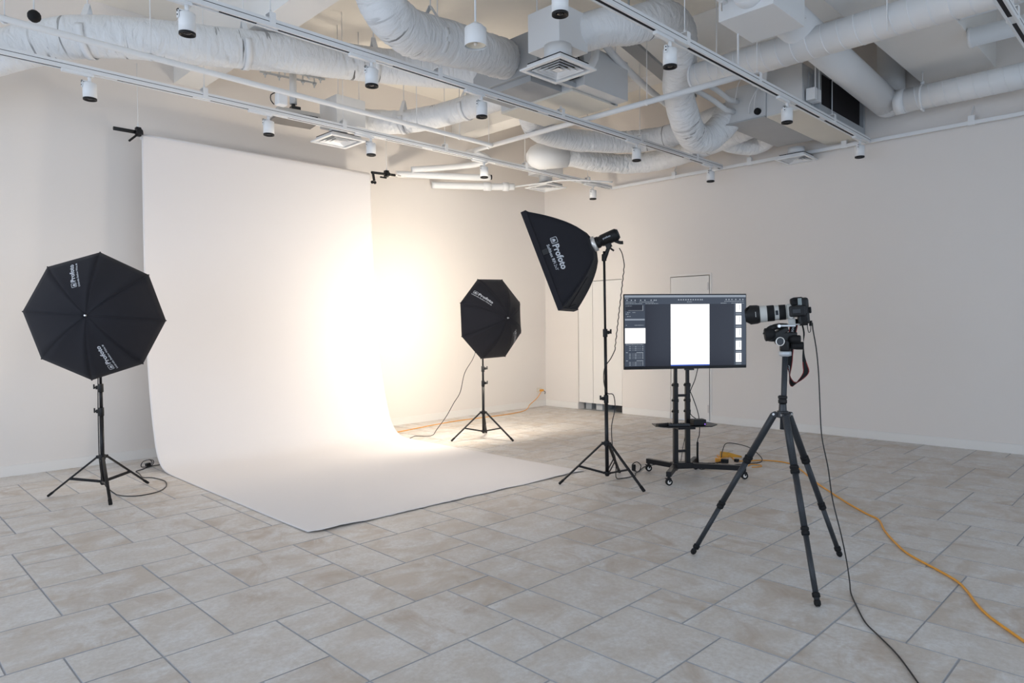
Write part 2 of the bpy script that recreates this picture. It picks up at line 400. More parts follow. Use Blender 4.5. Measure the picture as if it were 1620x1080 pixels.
b = MB(); b.grid(paper, NP, NX); t.part('sheet', b, paperm, solid=.0006)
b = MB(); b.cyl((2.318, 7.695, 3.37), (5.052, 7.695, 3.37), .034, seg=32); t.part('paper_roll', b, paperm)
for (x, s, lb) in ((2.29, -1, 'black clamp and rod holding the left end of the paper roll'), (5.30, 1, 'black clamp with folded arm holding the right end of the paper roll')):
    t = Thing('backdrop_hanger', lb, 'clamp', (x, 7.68, 3.42), 'clamps that hang the paper roll')
    b = MB()
    if s < 0:
        b.cyl((2.06, 7.67, 3.40), (2.33, 7.67, 3.40), .019); t.part('rod', b, black)
        b = MB(); b.box((2.285, 7.665, 3.405), (.05, .055, .09)); b.cyl((2.285, 7.60, 3.40), (2.285, 7.66, 3.40), .03); t.part('clamp', b, black, bevel=.006)
        b = MB(); b.bar((2.27, 7.65, 3.37), (2.19, 7.64, 3.29), .014, .02); t.part('locking_lever', b, black, bevel=.003)
    else:
        b = MB(); b.cyl((5.08, 7.67, 3.415), (5.45, 7.67, 3.432), .017); t.part('rod', b, black)
        b = MB(); b.cyl((5.45, 7.67, 3.432), (5.54, 7.67, 3.436), .012); t.part('rod_end', b, silver, label='bare metal end of the rod')
        b = MB(); b.box((5.31, 7.665, 3.43), (.055, .055, .085)); b.cyl((5.31, 7.61, 3.42), (5.31, 7.66, 3.42), .028); t.part('clamp', b, black, bevel=.006)
        b = MB(); b.bar((5.10, 7.67, 3.42), (5.12, 7.67, 3.31), .035, .02); b.cyl((5.09, 7.66, 3.29), (5.09, 7.68, 3.29), .02); b.cyl((5.13, 7.66, 3.29), (5.13, 7.68, 3.29), .02); t.part('hook', b, black, bevel=.004)
        b = MB(); b.bar((5.20, 7.65, 3.37), (5.30, 7.65, 3.37), .014, .02); t.part('locking_lever', b, black, bevel=.003)
    b = MB(); xx = 2.285 if s < 0 else 5.31; b.cyl((xx, 7.665, 3.44), (xx, 7.665, 4.1 if s < 0 else 4.0), .003, seg=6); b.cyl((xx, 7.665, 3.44), (xx, 7.665, 3.49), .008, seg=8); t.part('wire', b, wpipe)

# ---------------------------------------------------------------- light stands
def light_stand(cx, cy, ang, ztop, zc, zr, locks, label, R=.43, lean=(0, 0), ks=(1, 1)):
    t = Thing('light_stand', label, 'light stand', (cx, cy, 0), 'black folding light stands')
    top = V((cx+lean[0], cy+lean[1], ztop))
    def at(z): f_ = z/ztop; return V((cx+lean[0]*f_, cy+lean[1]*f_, z))
    zs = [zr-.03]+locks+[ztop]; rs = [.0165, .0135, .0105][:len(zs)-1]
    for k in range(len(zs)-1):
        t.part('column_section', MB().cyl(at(zs[k]), at(zs[k+1]), rs[k], seg=18), blackm)
    for z, kq in zip(locks, ks):
        kv = V((.02, -.0125, 0))*kq
        lb = MB(); lb.cyl(at(z-.05), at(z+.02), .0205, seg=18); lb.box(at(z-.01)+kv, (.03, .022, .03)); a_ = t.part('locking_collar', lb, black, bevel=.002)
        kb = MB(); kb.cyl(at(z-.01)+kv*1.5, at(z-.01)+kv*2.2, .008); kb.bar(at(z-.022)+kv*2.2, at(z+.018)+kv*2.2, .014, .01); t.part('locking_knob', kb, black, a_, bevel=.002)
    c1 = MB(); c1.cyl(at(zc-.025), at(zc+.02), .024, seg=20)
    for k in range(3): a_ = math.radians(ang+120*k); d = V((math.cos(a_), math.sin(a_), 0)); c1.box(at(zc)+d*.032, (.03, .022, .026), Matrix.Rotation(a_, 3, 'Z'))
    t.part('leg_collar', c1, black, bevel=.002)
    c2 = MB(); c2.cyl(at(zr-.02), at(zr+.01), .022, seg=20)
    for k in range(3): a_ = math.radians(ang+120*k); d = V((math.cos(a_), math.sin(a_), 0)); c2.box(at(zr)+d*.026, (.024, .018, .02), Matrix.Rotation(a_, 3, 'Z'))
    t.part('brace_collar', c2, black, bevel=.002)
    for k in range(3):
        a_ = math.radians(ang+120*k); d = V((math.cos(a_), math.sin(a_), 0)); A = at(zc)+d*.04; B_ = V((cx, cy, .012))+d*R
        lg = t.part('leg', MB().bar(A, B_, .024, .014), blackm, bevel=.003)
        t.part('foot', MB().bar(B_+(A-B_).normalized()*.05, B_-(A-B_).normalized()*.004, .028, .018), rubber, lg, bevel=.004)
        M_ = A+(B_-A)*.56; st = (-d).cross(V((0, 0, 1)))*.012
        for q in (-1, 1): t.part('brace', MB().bar(at(zr)+d*.03+st*q, M_+st*q, .004, .016), blackm)
    return t
light_stand(1.61, 6.51, 22.5, 1.50, .325, .12, [.72, .92], 'black light stand under the umbrella left of the paper sweep', ks=(-1, -1))
light_stand(5.71, 6.24, 43, 1.48, .33, .10, [.70, .88], 'black light stand under the umbrella between the paper and the room corner')
light_stand(4.835, 3.675, 22, 2.04, .355, .095, [.76, 1.34], 'black light stand carrying the rectangular softbox', lean=(-.012, .012), ks=(-1, 1))

# ---------------------------------------------------------------- strobe heads
def strobe(front, ax, label, mount, rear=1):
    ax = V(ax).normalized(); F = V(front); up = (V((0, 0, 1))-ax*ax.z).normalized(); side = ax.cross(up)
    t = Thing('studio_strobe', label, 'strobe', mount, 'black monolight strobe heads')
    b = MB(); b.prof(F, -ax, [(-.005, .048), (0, .052), (.024, .052), (.026, .046), (.045, .046), (.047, .052), (.155, .054), (.185, .053), (.197, .046), (.20, .04)], 28); t.part('housing', b, black)
    b = MB(); b.prof(F-ax*.201, -ax, [(0, .041), (.006, .041), (.006, .034), (.001, .034)], 28); t.part('rear_panel', b, greyd)
    b = MB()
    hp = [F-ax*.155-up*.045, F-ax*.19-up*.078, F-ax*.215-up*.088]
    b.tube(hp, .015, 10, step=.01); t.part('rear_handle', b, black)
    b = MB()
    M_ = V(mount); b.prof(F-ax*.085-up*.075-side*.028, side, [(0, .02), (.056, .02)], 16); b.bar(F-ax*.09-up*.045, F-ax*.09-up*.08, .05, .05); b.cyl(M_+V((0, 0, -.04)), F-ax*.085-up*.075, .017); b.cyl(M_+V((0, 0, -.045)), M_+V((0, 0, .015)), .021)
    br = t.part('tilt_bracket', b, black, bevel=.003)
    b = MB(); b.cyl(F-ax*.085-up*.075+side*.028, F-ax*.085-up*.075+side*.055, .012); b.bar(F-ax*.085-up*.075+side*.055, F-ax*.11-up*.115+side*.055, .01, .016); t.part('tilt_lever', b, black, br, bevel=.002)
    b = MB()
    def sf(x, y):                                   # print wrapped on the near side of the housing
        a_ = y/.0545; return F-ax*(.035+x)+(-side*NS*math.cos(a_)+up*math.sin(a_))*.0548
    NS = 1 if (-side).dot(V((0, 0, 1.4))-F) > 0 else -1
    if NS < 0:
        def sf(x, y):
            a_ = y/.0545; return F-ax*(.035+x)+(side*math.cos(a_)+up*math.sin(a_))*.0548
    put_text(b, 'profoto', sf, .022, .035, -.004, width=.07); t.part('printed_name', b, logo)
    return t

# ---------------------------------------------------------------- umbrellas
def umbrella(c0, th, el, phi, r, dep, stand, label, flip, lamp, lcol):
    c0 = V((0, 0, 1.4)) + (V(c0)-V((0, 0, 1.4)))*.978; r *= .978; a = V((math.cos(th)*math.cos(el), math.sin(th)*math.cos(el), math.sin(el)))
    u = V((0, 0, 1)).cross(a).normalized(); v = a.cross(u)
    t = Thing('photo_umbrella', label, 'umbrella', c0, 'black eight-panel reflector umbrellas')
    def P(s, k, off=0):
        an = phi+k*pi/4; kk = math.floor(k); fr_ = k-kk
        d0_ = V((math.cos(phi+kk*pi/4), math.sin(phi+kk*pi/4))); d1_ = V((math.cos(phi+(kk+1)*pi/4), math.sin(phi+(kk+1)*pi/4)))
        d = d0_*(1-fr_)+d1_*fr_; h = dep*(1-s**2.1)
        sag = .018*math.sin(pi*fr_)*s*(1-s)*2
        return c0+a*(h-sag+off)+(u*d.x+v*d.y)*(r*s)
    b = MB(); nb = MB()
    for k in range(8):
        b.grid(lambda i, j: P(.015+.985*i, k+j), 14, 6, 0, True); nb.grid(lambda i, j: P(.02+.97*i, k+j, -.007), 10, 4, 0, True)
    cn = t.part('canopy', b, blackf, solid=.0015); t.part('lining', nb, lining, cn)
    sb = MB()
    for k in range(8): sb.tube([P(.02+.98*i/12, k, .0012) for i in range(13)], .0018, 5)
    t.part('rib_seams', sb, blackf, cn)
    for k in range(8):
        t.part('rib', MB().tube([P(.03+.96*i/10, k, -.011) for i in range(11)], .0028, 6), greyd)
    for k in range(8):
        t.part('rib_tip', MB().ball(P(1, k), .006, seg=8), black)
    b = MB(); b.prof(c0+a*(dep-.02), a, [(0, .012), (.022, .012), (.026, .007), (.04, .006)], 14); t.part('ferrule', b, steel)
    sh = MB(); sh.cyl(c0+a*(dep-.01), c0-a*.16, .004, seg=10); t.part('shaft', sh, steel)
    lb = MB()
    for (k0, sgn) in ((2, 1), (6, -1)):
        sg = sgn*flip
        # text runs along the panel's radius; sg=+1 reads away from the hub
        th_m = phi+(k0+.5)*pi/4; ca_, sa_ = math.cos(th_m), math.sin(th_m)
        def fn(x, y, sg=sg, k0=k0, ca_=ca_, sa_=sa_):
            rad = (.46+ (x-.0)*1.0/r) if sg > 0 else (.86-(x)/r)
            rad_m = rad*r; tan = y*sg + OFF*sg
            # local position on the flat panel chord frame
            dx = ca_*rad_m - sa_*tan; dy = sa_*rad_m + ca_*tan
            an = math.atan2(dy, dx); kf = ((an-phi)/(pi/4)) % 8; kk = math.floor(kf)
            e0 = V((math.cos(phi+kk*pi/4), math.sin(phi+kk*pi/4))); e1 = V((math.cos(phi+(kk+1)*pi/4), math.sin(phi+(kk+1)*pi/4)))
            det = e0.x*e1.y-e0.y*e1.x; A_ = (dx*e1.y-dy*e1.x)/det/r; B_ = (e0.x*dy-e0.y*dx)/det/r
            s = A_+B_; fr_ = B_/s if s else 0
            return P(s, kk+fr_, .0035)
        OFF = .0
        lb = MB(); put_badge(lb, fn, -.0, .0, .038); put_text(lb, 'Profoto', fn, .046, .045, .004, bold=.035, width=.155)
        put_text(lb, 'Umbrella Shallow White M', fn, .019, -.005, -.024, bold=.02, width=.205)
        t.part('printed_logo', lb, logo, cn)
    # strobe head on the stand, firing into the umbrella along the shaft
    hd = c0-a*.02-V((0, 0, .0)); hd = V((stand[0], stand[1], c0.z))+a*.10
    strobe(hd, a, 'black strobe head behind the umbrella ' + lamp, (stand[0], stand[1], stand[2]))
    return t, a, c0
ua = umbrella((1.6, 6.563, 1.508), -2.097, .008, -.076, .539, .253, (1.61, 6.51, 1.385), 'open black umbrella seen from behind, left of the paper sweep', 1, 'left of the paper sweep', None)
ub = umbrella((5.80, 6.17, 1.484), -1.611, .015, .421, .522, .29, (5.71, 6.24, 1.365), 'open black umbrella turned to the back wall, between the paper and the corner', -1, 'right of the paper sweep', None)
for (t_, a_, c_), pw, cl in ((ua, 12, (1, .88, .74)), (ub, 148, (1, .885, .73))):
    l = bpy.data.lights.new('strobe_modelling_light', 'POINT'); l.energy = pw; l.color = cl; l.shadow_soft_size = .16
    o = bpy.data.objects.new('strobe_modelling_light', l); COL.objects.link(o); o.location = c_-a_*.06

# ---------------------------------------------------------------- softbox with its strobe
hN = V((-.461, .887, 0)).normalized(); ca_, sa_ = math.cos(math.radians(21)), math.sin(math.radians(21))
N = V((hN.x*ca_, hN.y*ca_, -sa_)); UP = V((hN.x*sa_, hN.y*sa_, ca_)); WD = V((hN.y, -hN.x, 0))
R0 = V((4.765, 3.765, 2.10)); DEP = .41; HW, HH = .30, .45
t = Thing('softbox', 'black rectangular softbox tilted down towards the paper sweep', 'softbox', R0)
def sbp(s, w, h, bulge=0):
    g_ = (s**.62)*(1-.0*s); e = .055
    return R0+N*(DEP*s)+WD*w*(e+(HW-e)*g_)+UP*h*(e+(HH-e)*g_)
b = MB(); q = 1
def pan(b, cor0, cor1, n=14):
    def fn(i, j):
        w = cor0[0]+(cor1[0]-cor0[0])*j; h = cor0[1]+(cor1[1]-cor0[1])*j; p = sbp(i, w, h)
        k = .012*math.sin(pi*j)*math.sin(pi*i); nrm = WD*(1 if w > .99 else -1 if w < -.99 else 0)+UP*(1 if h > .99 and abs(w) < .99 or (cor0[1] == cor1[1] == 1) else -1 if cor0[1] == cor1[1] == -1 else 0)
        if cor0[1] == cor1[1]: nrm = UP*cor0[1]
        else: nrm = WD*cor0[0]
        return p-nrm*k
    b.grid(fn, 16, n)
for c0_, c1_ in (((-1, -1), (-1, 1)), ((-1, 1), (1, 1)), ((1, 1), (1, -1)), ((1, -1), (-1, -1))): pan(b, c0_, c1_)
sk = t.part('shell', b, blackf, solid=.003)
b = MB()
for w, h in ((-1, -1), (-1, 1), (1, 1), (1, -1)): b.tube([sbp(i/14, w, h)+WD*w*.002+UP*h*.002 for i in range(15)], .005, 6)
t.part('corner_piping', b, blackf, sk)
b = MB(); q = .012
for s_ in (-1, 1):
    b.box(R0+N*(DEP+.0)+UP*HH*s_, (HW*2+.012, .05, .008), Matrix((WD, N, UP)).transposed()); b.box(R0+N*(DEP+.0)+WD*HW*s_, (.008, .05, HH*2), Matrix((WD, N, UP)).transposed())
t.part('front_lip', b, blackf, bevel=.003)
b = MB(); b.box(R0+N*(DEP-.012), (HW*2-.01, .002, HH*2-.01), Matrix((WD, N, UP)).transposed()); t.part('diffuser', b, diffm)
b = MB(); b.box(sbp(.93, -1, .13)-WD*.004, (.004, .095, .045), Matrix((WD, N, UP)).transposed()); t.part('closure_tab', b, black, sk)
b = MB(); b.box(sbp(.90, -.2, -1)-UP*.01, (.02, .10, .006), Matrix((WD, N, UP)).transposed()); b.box(sbp(.62, -.3, -1)+UP*.004, (.01, .30, .006), Matrix((WD, (N*1-UP*.75).normalized(), UP)).transposed()); t.part('lower_flap', b, blackf, sk)
b = MB(); b.prof(R0-N*.035, N, [(0, .052), (.003, .070), (.030, .070), (.045, .058)], 30); t.part('speed_ring', b, silver, label='silver speed ring')
b = MB()
def sfn(x, y):      # print on the near long side: x runs down the panel, y towards the strobe
    # x along -UP, y along -N
    s = .715 - y*.87/DEP; h = (.155-x*.87)/HH; g_ = s**.62; e = .055
    hh = h*HH/(e+(HH-e)*g_); w = -1
    p = sbp(s, w, hh); return p-WD*.006+WD*.012*math.sin(pi*(hh+1)/2)*math.sin(pi*s)
put_badge(b, sfn, 0, .005, .062); put_text(b, 'Profoto', sfn, .082, .072, .006, bold=.035, width=.262)
put_text(b, 'Softbox RFi', sfn, .038, .052, -.045, bold=.02, width=.20); put_text(b, "2x3'", sfn, .038, .262, -.045, bold=-.004, width=.062)
t.part('printed_logo', b, logo, sk)
strobe(R0-N*.035, N, 'black strobe head fixed to the back of the softbox', (4.823, 3.687, 2.0))
area('softbox_modelling_light', R0+N*(DEP+.03), N, .56, .86, 22, (1, .90, .80))

# ---------------------------------------------------------------- television and trolley
TC = V((5.488, 3.278, 1.331)); TW = V((.794, -.608, 0)).normalized(); TN = V((-.608, -.794, 0)).normalized(); TZ = V((0, 0, 1))
RT = Matrix((TW, -TN, TZ)).transposed()
t = Thing('television', 'large flat screen television on a black trolley showing editing software', 'television', TC)
HWt, HHt = .577, .338
b = MB(); b.box(TC-TN*.012, (HWt*2, .024, HHt*2), RT); b.box(TC-TN*.04-TZ*.05, (.85, .05, .42), RT); t.part('housing', b, black, bevel=.003)
b = MB(); b.box(TC-TZ*(HHt+.006)+TW*.03, (.09, .02, .014), RT); t.part('sensor_lug', b, greyd, bevel=.003)
def scr(u, v, off=.0): return TC+TW*(-HWt+.006+u*(2*HWt-.012))+TZ*(HHt-.006-v*(2*HHt-.024))+TN*(.0006+off)
def smat(n, c, e): return mat(n, (.004, .004, .005), .12, emit=c, estr=e, spec=.22)
SC = [smat('screen_canvas', (.030, .034, .052), .7), smat('screen_toolbar', (.045, .056, .08), 1), smat('screen_menu_bar', (.28, .32, .38), 1),
      smat('screen_white', (1, 1.0, 1.0), 1.25), smat('screen_panel', (.05, .063, .09), 1), smat('screen_grey_text', (.42, .47, .53), 1), smat('screen_dock', (.05, .12, .55), 1), smat('screen_black', (.01, .01, .015), .5)]
b = MB()
def sq(u0, v0, u1, v1, mi, off=.0002): b.quad(scr(u0, v1, off), scr(u1, v1, off), scr(u1, v0, off), scr(u0, v0, off), mi)
sq(0, 0, 1, 1, 0, 0)
sq(0, .008, 1, .038, 2); sq(0, .038, 1, .13, 1); sq(0, .13, .165, .985, 4); sq(0, .985, 1, 1, 7); sq(.90, .13, 1, .985, 4)
sq(.005, .14, .155, .225, 0, .0004); sq(.146, .145, .150, .22, 5, .0006); sq(.03, .215, .15, .218, 5, .0006)
sq(.003, .33, .163, .352, 2, .0004); sq(.003, .458, .168, .668, 3, .0004)
sq(.375, .132, .695, .968, 3, .0004); sq(.375, .968, .695, .985, 6, .0004)
for v0, v1 in ((.13, .245), (.295, .42), (.47, .60), (.645, .775), (.818, .945)):
    sq(.915, v0, .963, v1, 3, .0004); sq(.915, v1+.022, .963, v1+.030, 5, .0004); sq(.948, v0+.01, .952, v1-.03, 2, .0006)
r2 = random.Random(3)
for us, v in (((.015, .05, .08, .125, .16, .21, .235, .25), .075), ((.435, .455, .475, .495, .515, .535, .555, .575, .595, .615, .63), .07), ((.83, .853, .878, .91, .945, .97), .07)):
    for u in us: sq(u, v, u+.011, v+.007, 5, .0004); sq(u+.003, v-.008, u+.008, v, 5, .0004)
for u0, u1, v in ((.01, .09, .098), (.12, .24, .098), (.01, .145, .12), (.17, .275, .12), (.51, .55, .098), (.82, .985, .092), (.79, .84, .118), (.88, .985, .118), (.005, .035, .048), (.01, .06, .152), (.01, .035, .262), (.02, .05, .295), (.02, .045, .24), (.065, .09, .24), (.08, .155, .415), (.01, .02, .415), (.01, .15, .682)):
    u = u0
    while u < u1: w = r2.uniform(.004, .011); sq(u, v, min(u+w, u1), v+.006, 5, .0004); u += w+.004
for v in (.71, .735, .758, .81, .83, .852, .872, .925, .945, .965):
    sq(.035, v, .05, v+.005, 5, .0004); sq(.058, v+.001, .135, v+.003, 5, .0004); sq(.085, v-.004, .092, v+.008, 2, .0006); sq(.142, v-.003, .15, v+.005, 5, .0006)
for v in (.79, .902): sq(.01, v, .025, v+.006, 5, .0004); sq(.095, v, .15, v+.006, 5, .0004)
t.part('screen', b, SC)
b = MB()
for q in (-1, 1): b.box(TC-TN*.075+TW*.10*q, (.04, .03, .44), RT)
t.part('mount_rail', b, blackm, bevel=.002)

PA = V((5.474, 3.380, 0)); PB = V((5.564, 3.310, 0))
t = Thing('television_stand', 'black wheeled trolley with twin posts and a small shelf under the television', 'television stand', ((PA+PB)/2))
for P_ in (PA, PB):
    t.part('post', MB().box(P_+V((0, 0, .80)), (.030, .030, 1.36), RT), blackm, bevel=.004)
    sl = t.part('outer_sleeve', MB().box(P_+V((0, 0, .49)), (.042, .042, .74), RT), blackm, bevel=.005)
    for z in (.60, .70, .84): t.part('clamp_knob', MB().box(P_+V((0, 0, z)), (.047, .047, .03), RT).cyl(P_-TW*.02+V((0, 0, z)), P_-TW*.036+V((0, 0, z)), .008), black, sl, bevel=.003)
for z in (.745, .235): t.part('cross_bar', MB().box((PA+PB)/2+V((0, 0, z)), (.10, .025, .022), RT), blackm, bevel=.002)
b = MB(); b.box((PA+PB)/2+V((0, 0, .105)), (.19, .09, .055), RT); t.part('base_block', b, blackm, bevel=.006)
ends = [(V((5.50, 3.69, 0)), PA), (V((5.13, 3.235, 0)), PA), (V((5.80, 2.875, 0)), PB), (V((5.875, 3.41, 0)), PB)]
for E_, P_ in ends:
    d = (P_-E_).normalized(); lg = t.part('foot_bar', MB().bar(E_-d*.015+V((0, 0, .10)), P_-d*.0+V((0, 0, .10)), .045, .045), blackm, bevel=.004)
    sd = V((.2, .98, 0)).normalized() if E_.x < 5.3 else V((.75, -.66, 0)); sd = V((.60, .80, 0))
    w = E_+V((0, 0, .031)); ca = t.part('caster', MB().cyl(E_+V((0, 0, .058)), E_+V((0, 0, .08)), .014).box(w+V((0, 0, .03))-TW*.006, (.05, .034, .008), RT).bar(w+sd*.014+V((.0, 0, .0)), w+sd*.014+V((0, 0, .032)), .022, .004).bar(w-sd*.014, w-sd*.014+V((0, 0, .032)), .022, .004), black, lg, bevel=.001)
    c = w-sd.cross(TZ)*.0; t.part('wheel', MB().cyl(c-sd*.0115, c+sd*.0115, .030, seg=24), rubber, lg)
    t.part('wheel_hub', MB().prof(c-sd*.0125, sd, [(0, .0165), (.025, .0165)], 16), silver, lg)
SHc = V((5.44, 3.245, .487))
b = MB(); n_ = len(b.v)
pts = [(-.29, .0), (-.20, .10), (.20, .10), (.29, .0), (.27, -.16), (-.27, -.16)]
for zz in (0, .008): b.v += [SHc+TW*x+TN*y+TZ*(zz-.004) for x, y in pts]
for k in range(6): b.face((k, (k+1) % 6, 6+(k+1) % 6, 6+k))
b.face(range(5, -1, -1)); b.face(range(6, 12)); t.part('shelf', b, blackm, bevel=.002)
b = MB(); b.box(SHc-TN*.04+TZ*-.02, (.16, .10, .03), RT); t.part('shelf_bracket', b, blackm)
# things on the shelf
def rot(deg): return Matrix.Rotation(math.radians(deg), 3, 'Z')
for (x, y, a_, L_, mm, lb) in ((-.21, .02, 18, .17, black, 'black remote control lying nearest the left end of the trolley shelf'), (-.09, .045, -6, .19, greyd, 'dark remote control lying mid-shelf in front of the trolley posts')):
    p = SHc+TW*x+TN*y+TZ*.0155; Rr_ = RT @ rot(a_)
    t = Thing('remote_control', lb, 'remote control', p, 'remote controls on the trolley shelf')
    t.part('body', MB().box(p, (L_, .045, .022), Rr_), mm, bevel=.004)
    kb = MB()
    for i in range(6):
        for j in range(3): kb.box(p+Rr_ @ V((-.07+i*.022, -.012+j*.012, .0115)), (.012, .007, .003), Rr_)
    t.part('buttons', kb, rubber)
p = SHc+TW*.10+TN*.02+TZ*.0315
t = Thing('set_top_box', 'small black box with a violet light on the trolley shelf', 'media box', p)
t.part('case', MB().box(p, (.118, .09, .052), RT), black, bevel=.006); t.part('indicator_light', MB().box(p+TN*.046+TW*.045-TZ*.014, (.006, .003, .006), RT), ledm)

# ---------------------------------------------------------------- tripod and camera
r_ = V((.708, -.706, 0)); f_ = V((.706, .708, 0)); TB = V((3.802, 1.657, 0))
def Q(px, py, dz=0): return TB+r_*((px-1243)/281)+f_*dz+V((0, 0, 1.4+(515-py)/281))
t = Thing('tripod', 'carbon fibre tripod with three spread legs holding a camera', 'tripod', TB)
t.part('centre_column', MB().cyl(V((3.8, 1.655, .80)), Q(1247, 566), .0155, seg=22), carbon)
t.part('column_lock', MB().prof(V((3.801, 1.656, .945)), (0, 0, 1), [(0, .019), (.004, .024), (.02, .024), (.022, .0215), (.028, .0215), (.03, .025), (.042, .025), (.046, .019)], 24), black)
t.part('spider', MB().cyl((3.8, 1.655, .865), (3.8, 1.655, .945), .024, .020, seg=24).cyl((3.8, 1.655, .868), (3.8, 1.655, .905), .036, .030, seg=24), greyd, bevel=.003)
for fx, fy in ((3.686, 2.154), (3.418, 1.315), (4.242, 1.504)):
    F_ = V((fx, fy, 0)); d2 = (F_-V((3.8, 1.655, 0))).normalized(); A_ = V((3.8, 1.655, .885))+d2*.045; B_ = F_+V((0, 0, .02)); D_ = (B_-A_); Ln = D_.length; D_.normalize()
    lg = t.part('leg', MB().prof(A_, D_, [(0, .016), (.01, .0195), (Ln*.30, .0195)], 20), carbon)
    sd = D_.cross(d2).normalized()
    t.part('hinge', MB().cyl(A_-sd*.022, A_+sd*.022, .013).bar(A_-d2*.03+V((0, 0, .004)), A_+D_*.01, .034, .024), greyd, lg, bevel=.002)
    t.part('hinge_bolt', MB().cyl(A_-sd*.0255, A_+sd*.0255, .0065, seg=12), steel, lg)
    t.part('middle_tube', MB().cyl(A_+D_*Ln*.30, A_+D_*Ln*.64, .0165, seg=20), carbon, lg)
    t.part('lower_tube', MB().cyl(A_+D_*Ln*.64, A_+D_*Ln*.985, .0138, seg=20), carbon, lg)
    for k, fr_, rr in ((0, .315, .0235), (1, .645, .0205)):
        t.part('twist_lock', MB().prof(A_+D_*(Ln*fr_-.022), D_, [(0, rr-.003), (.004, rr), (.016, rr), (.018, rr-.003), (.022, rr-.003), (.024, rr), (.040, rr), (.044, rr-.004)], 20), rubber, lg)
    t.part('rubber_foot', MB().prof(B_-D_*.05, D_, [(0, .015), (.004, .019), (.022, .019), (.026, .013), (.036, .013), (.040, .0165), (.056, .0165), (.066, .010)], 20), rubber, lg)
# geared head
HB = Q(1247, 566)
hd = t.part('head_base', MB().prof(HB-V((0, 0, .008)), (0, 0, 1), [(0, .020), (.006, .034), (.026, .034), (.030, .030)], 26), galv)
t.part('head_body', MB().prof(HB+V((0, 0, .022)), (0, 0, 1), [(0, .029), (.06, .031), (.064, .026)], 24).box(Q(1243, 537), (.15, .05, .052), Matrix((r_, f_, V((0, 0, 1)))).transposed()).bar(Q(1228, 535), Q(1250, 524), .05, .03), black, bevel=.008)
t.part('panning_knob', MB().prof(Q(1262, 551, -.03), (r_*1.0-f_*.35), [(-.03, .018), (0, .022), (.03, .022), (.036, .018)], 18), rubber, hd)
t.part('tilt_knob', MB().prof(Q(1259, 541, -.035), (r_*.9-f_*.5), [(-.03, .018), (-.01, .024), (.022, .024), (.028, .02)], 18), rubber, hd)
t.part('gear_knob', MB().prof(Q(1222, 533, .0), (-r_*.9+f_*.2-V((0, 0, .1))), [(-.03, .024), (-.01, .037), (.022, .037), (.026, .03)], 20), rubber, hd)
t.part('front_knob', MB().prof(Q(1233, 544, -.015), -f_, [(0, .018), (.025, .020), (.04, .020)], 22), greyd, hd)
t.part('knob_ring', MB().prof(Q(1233, 544, -.015)-f_*.038, -f_, [(0, .0205), (.003, .025), (.006, .025), (.0065, .0205), (.002, .0205)], 26, caps=False), silver, hd)
t.part('quick_release_plate', MB().box(Q(1243, 519.5, .0), (.135, .05, .012), Matrix(((r_*.93-f_*.36).normalized(), (r_*.36+f_*.93).normalized(), V((0, 0, 1)))).transposed()).cyl(Q(1233, 520, -.03), Q(1233, 520, -.045), .010), steel, hd, bevel=.002)
t.part('clamp_arm', MB().tube([Q(1216, 534), Q(1222, 525), Q(1236, 520.5), Q(1250, 521)], .017, 12, step=.01), black, hd)

ang = math.radians(18); LA = (-r_*math.cos(ang)+f_*math.sin(ang)); LA = (LA-V((0, 0, .075))).normalized()
LU = (V((0, 0, 1))-LA*LA.z).normalized(); LS = LA.cross(LU)              # LS: towards the viewer or away
if LS.dot(f_) > 0: LS = -LS
M0 = Q(1261, 497, .0)
CR = Matrix((LA, LS, LU)).transposed()
t = Thing('camera', 'black camera turned upright on the tripod with a long white zoom lens', 'camera', M0)
b = MB(); b.box(M0-LA*.046+LU*-.002-LS*.002, (.060, .098, .148), CR); bd = t.part('body', b, black, bevel=.014)
b = MB(); b.box(M0-LA*.012+LU*.052+LS*-.004, (.055, .088, .046), CR); b.box(M0-LA*.02+LU*.062+LS*.03, (.06, .02, .03), CR); t.part('grip', b, rubber, bevel=.016)
b = MB(); b.box(M0-LA*.014+LU*.0+LS*.052, (.085, .034, .062), CR); b.box(M0-LA*.05+LU*.0+LS*.045, (.03, .03, .05), CR); t.part('viewfinder_hump', b, black, bevel=.009)
b = MB(); b.box(M0-LA*.030+LU*.048+LS*.0475, (.020, .003, .044), CR); t.part('top_display', b, lcdm, bevel=.001)
b = MB(); b.box(M0-LA*.008+LU*.0+LS*.0695, (.040, .006, .022), CR); b.box(M0-LA*.045+LU*.0+LS*.064, (.028, .003, .002), CR); t.part('hot_shoe', b, greyd, bevel=.001)
b = MB(); b.cyl(M0-LA*.045-LU*.048+LS*.045, M0-LA*.045-LU*.048+LS*.058, .017, seg=24); t.part('mode_dial', b, rubber)
b = MB(); b.cyl(M0-LA*.028-LU*.066+LS*.044, M0-LA*.028-LU*.066+LS*.055, .008); t.part('release_button', b, black)
for k in range(4): t.part('button', MB().cyl(M0-LA*(.016+.009*(k % 2))+LU*(.022+.010*(k//2))+LS*.047, M0-LA*(.016+.009*(k % 2))+LU*(.022+.010*(k//2))+LS*.0505, .003, seg=10), greyd)
b = MB(); b.cyl(M0-LA*.066, M0-LA*.084+LS*.0, .001); b.box(M0-LA*.069-LU*.0-LS*.01, (.004, .07, .10), CR); t.part('rear_screen', b, glassm, bevel=.001)
b = MB(); b.box(M0-LA*.080+LS*.036, (.012, .026, .036), CR); t.part('eyecup', b, rubber, bevel=.005)
b = MB(); b.box(M0-LA*.045-LU*.079, (.04, .05, .008), CR); t.part('port_cover', b, rubber, bevel=.002)
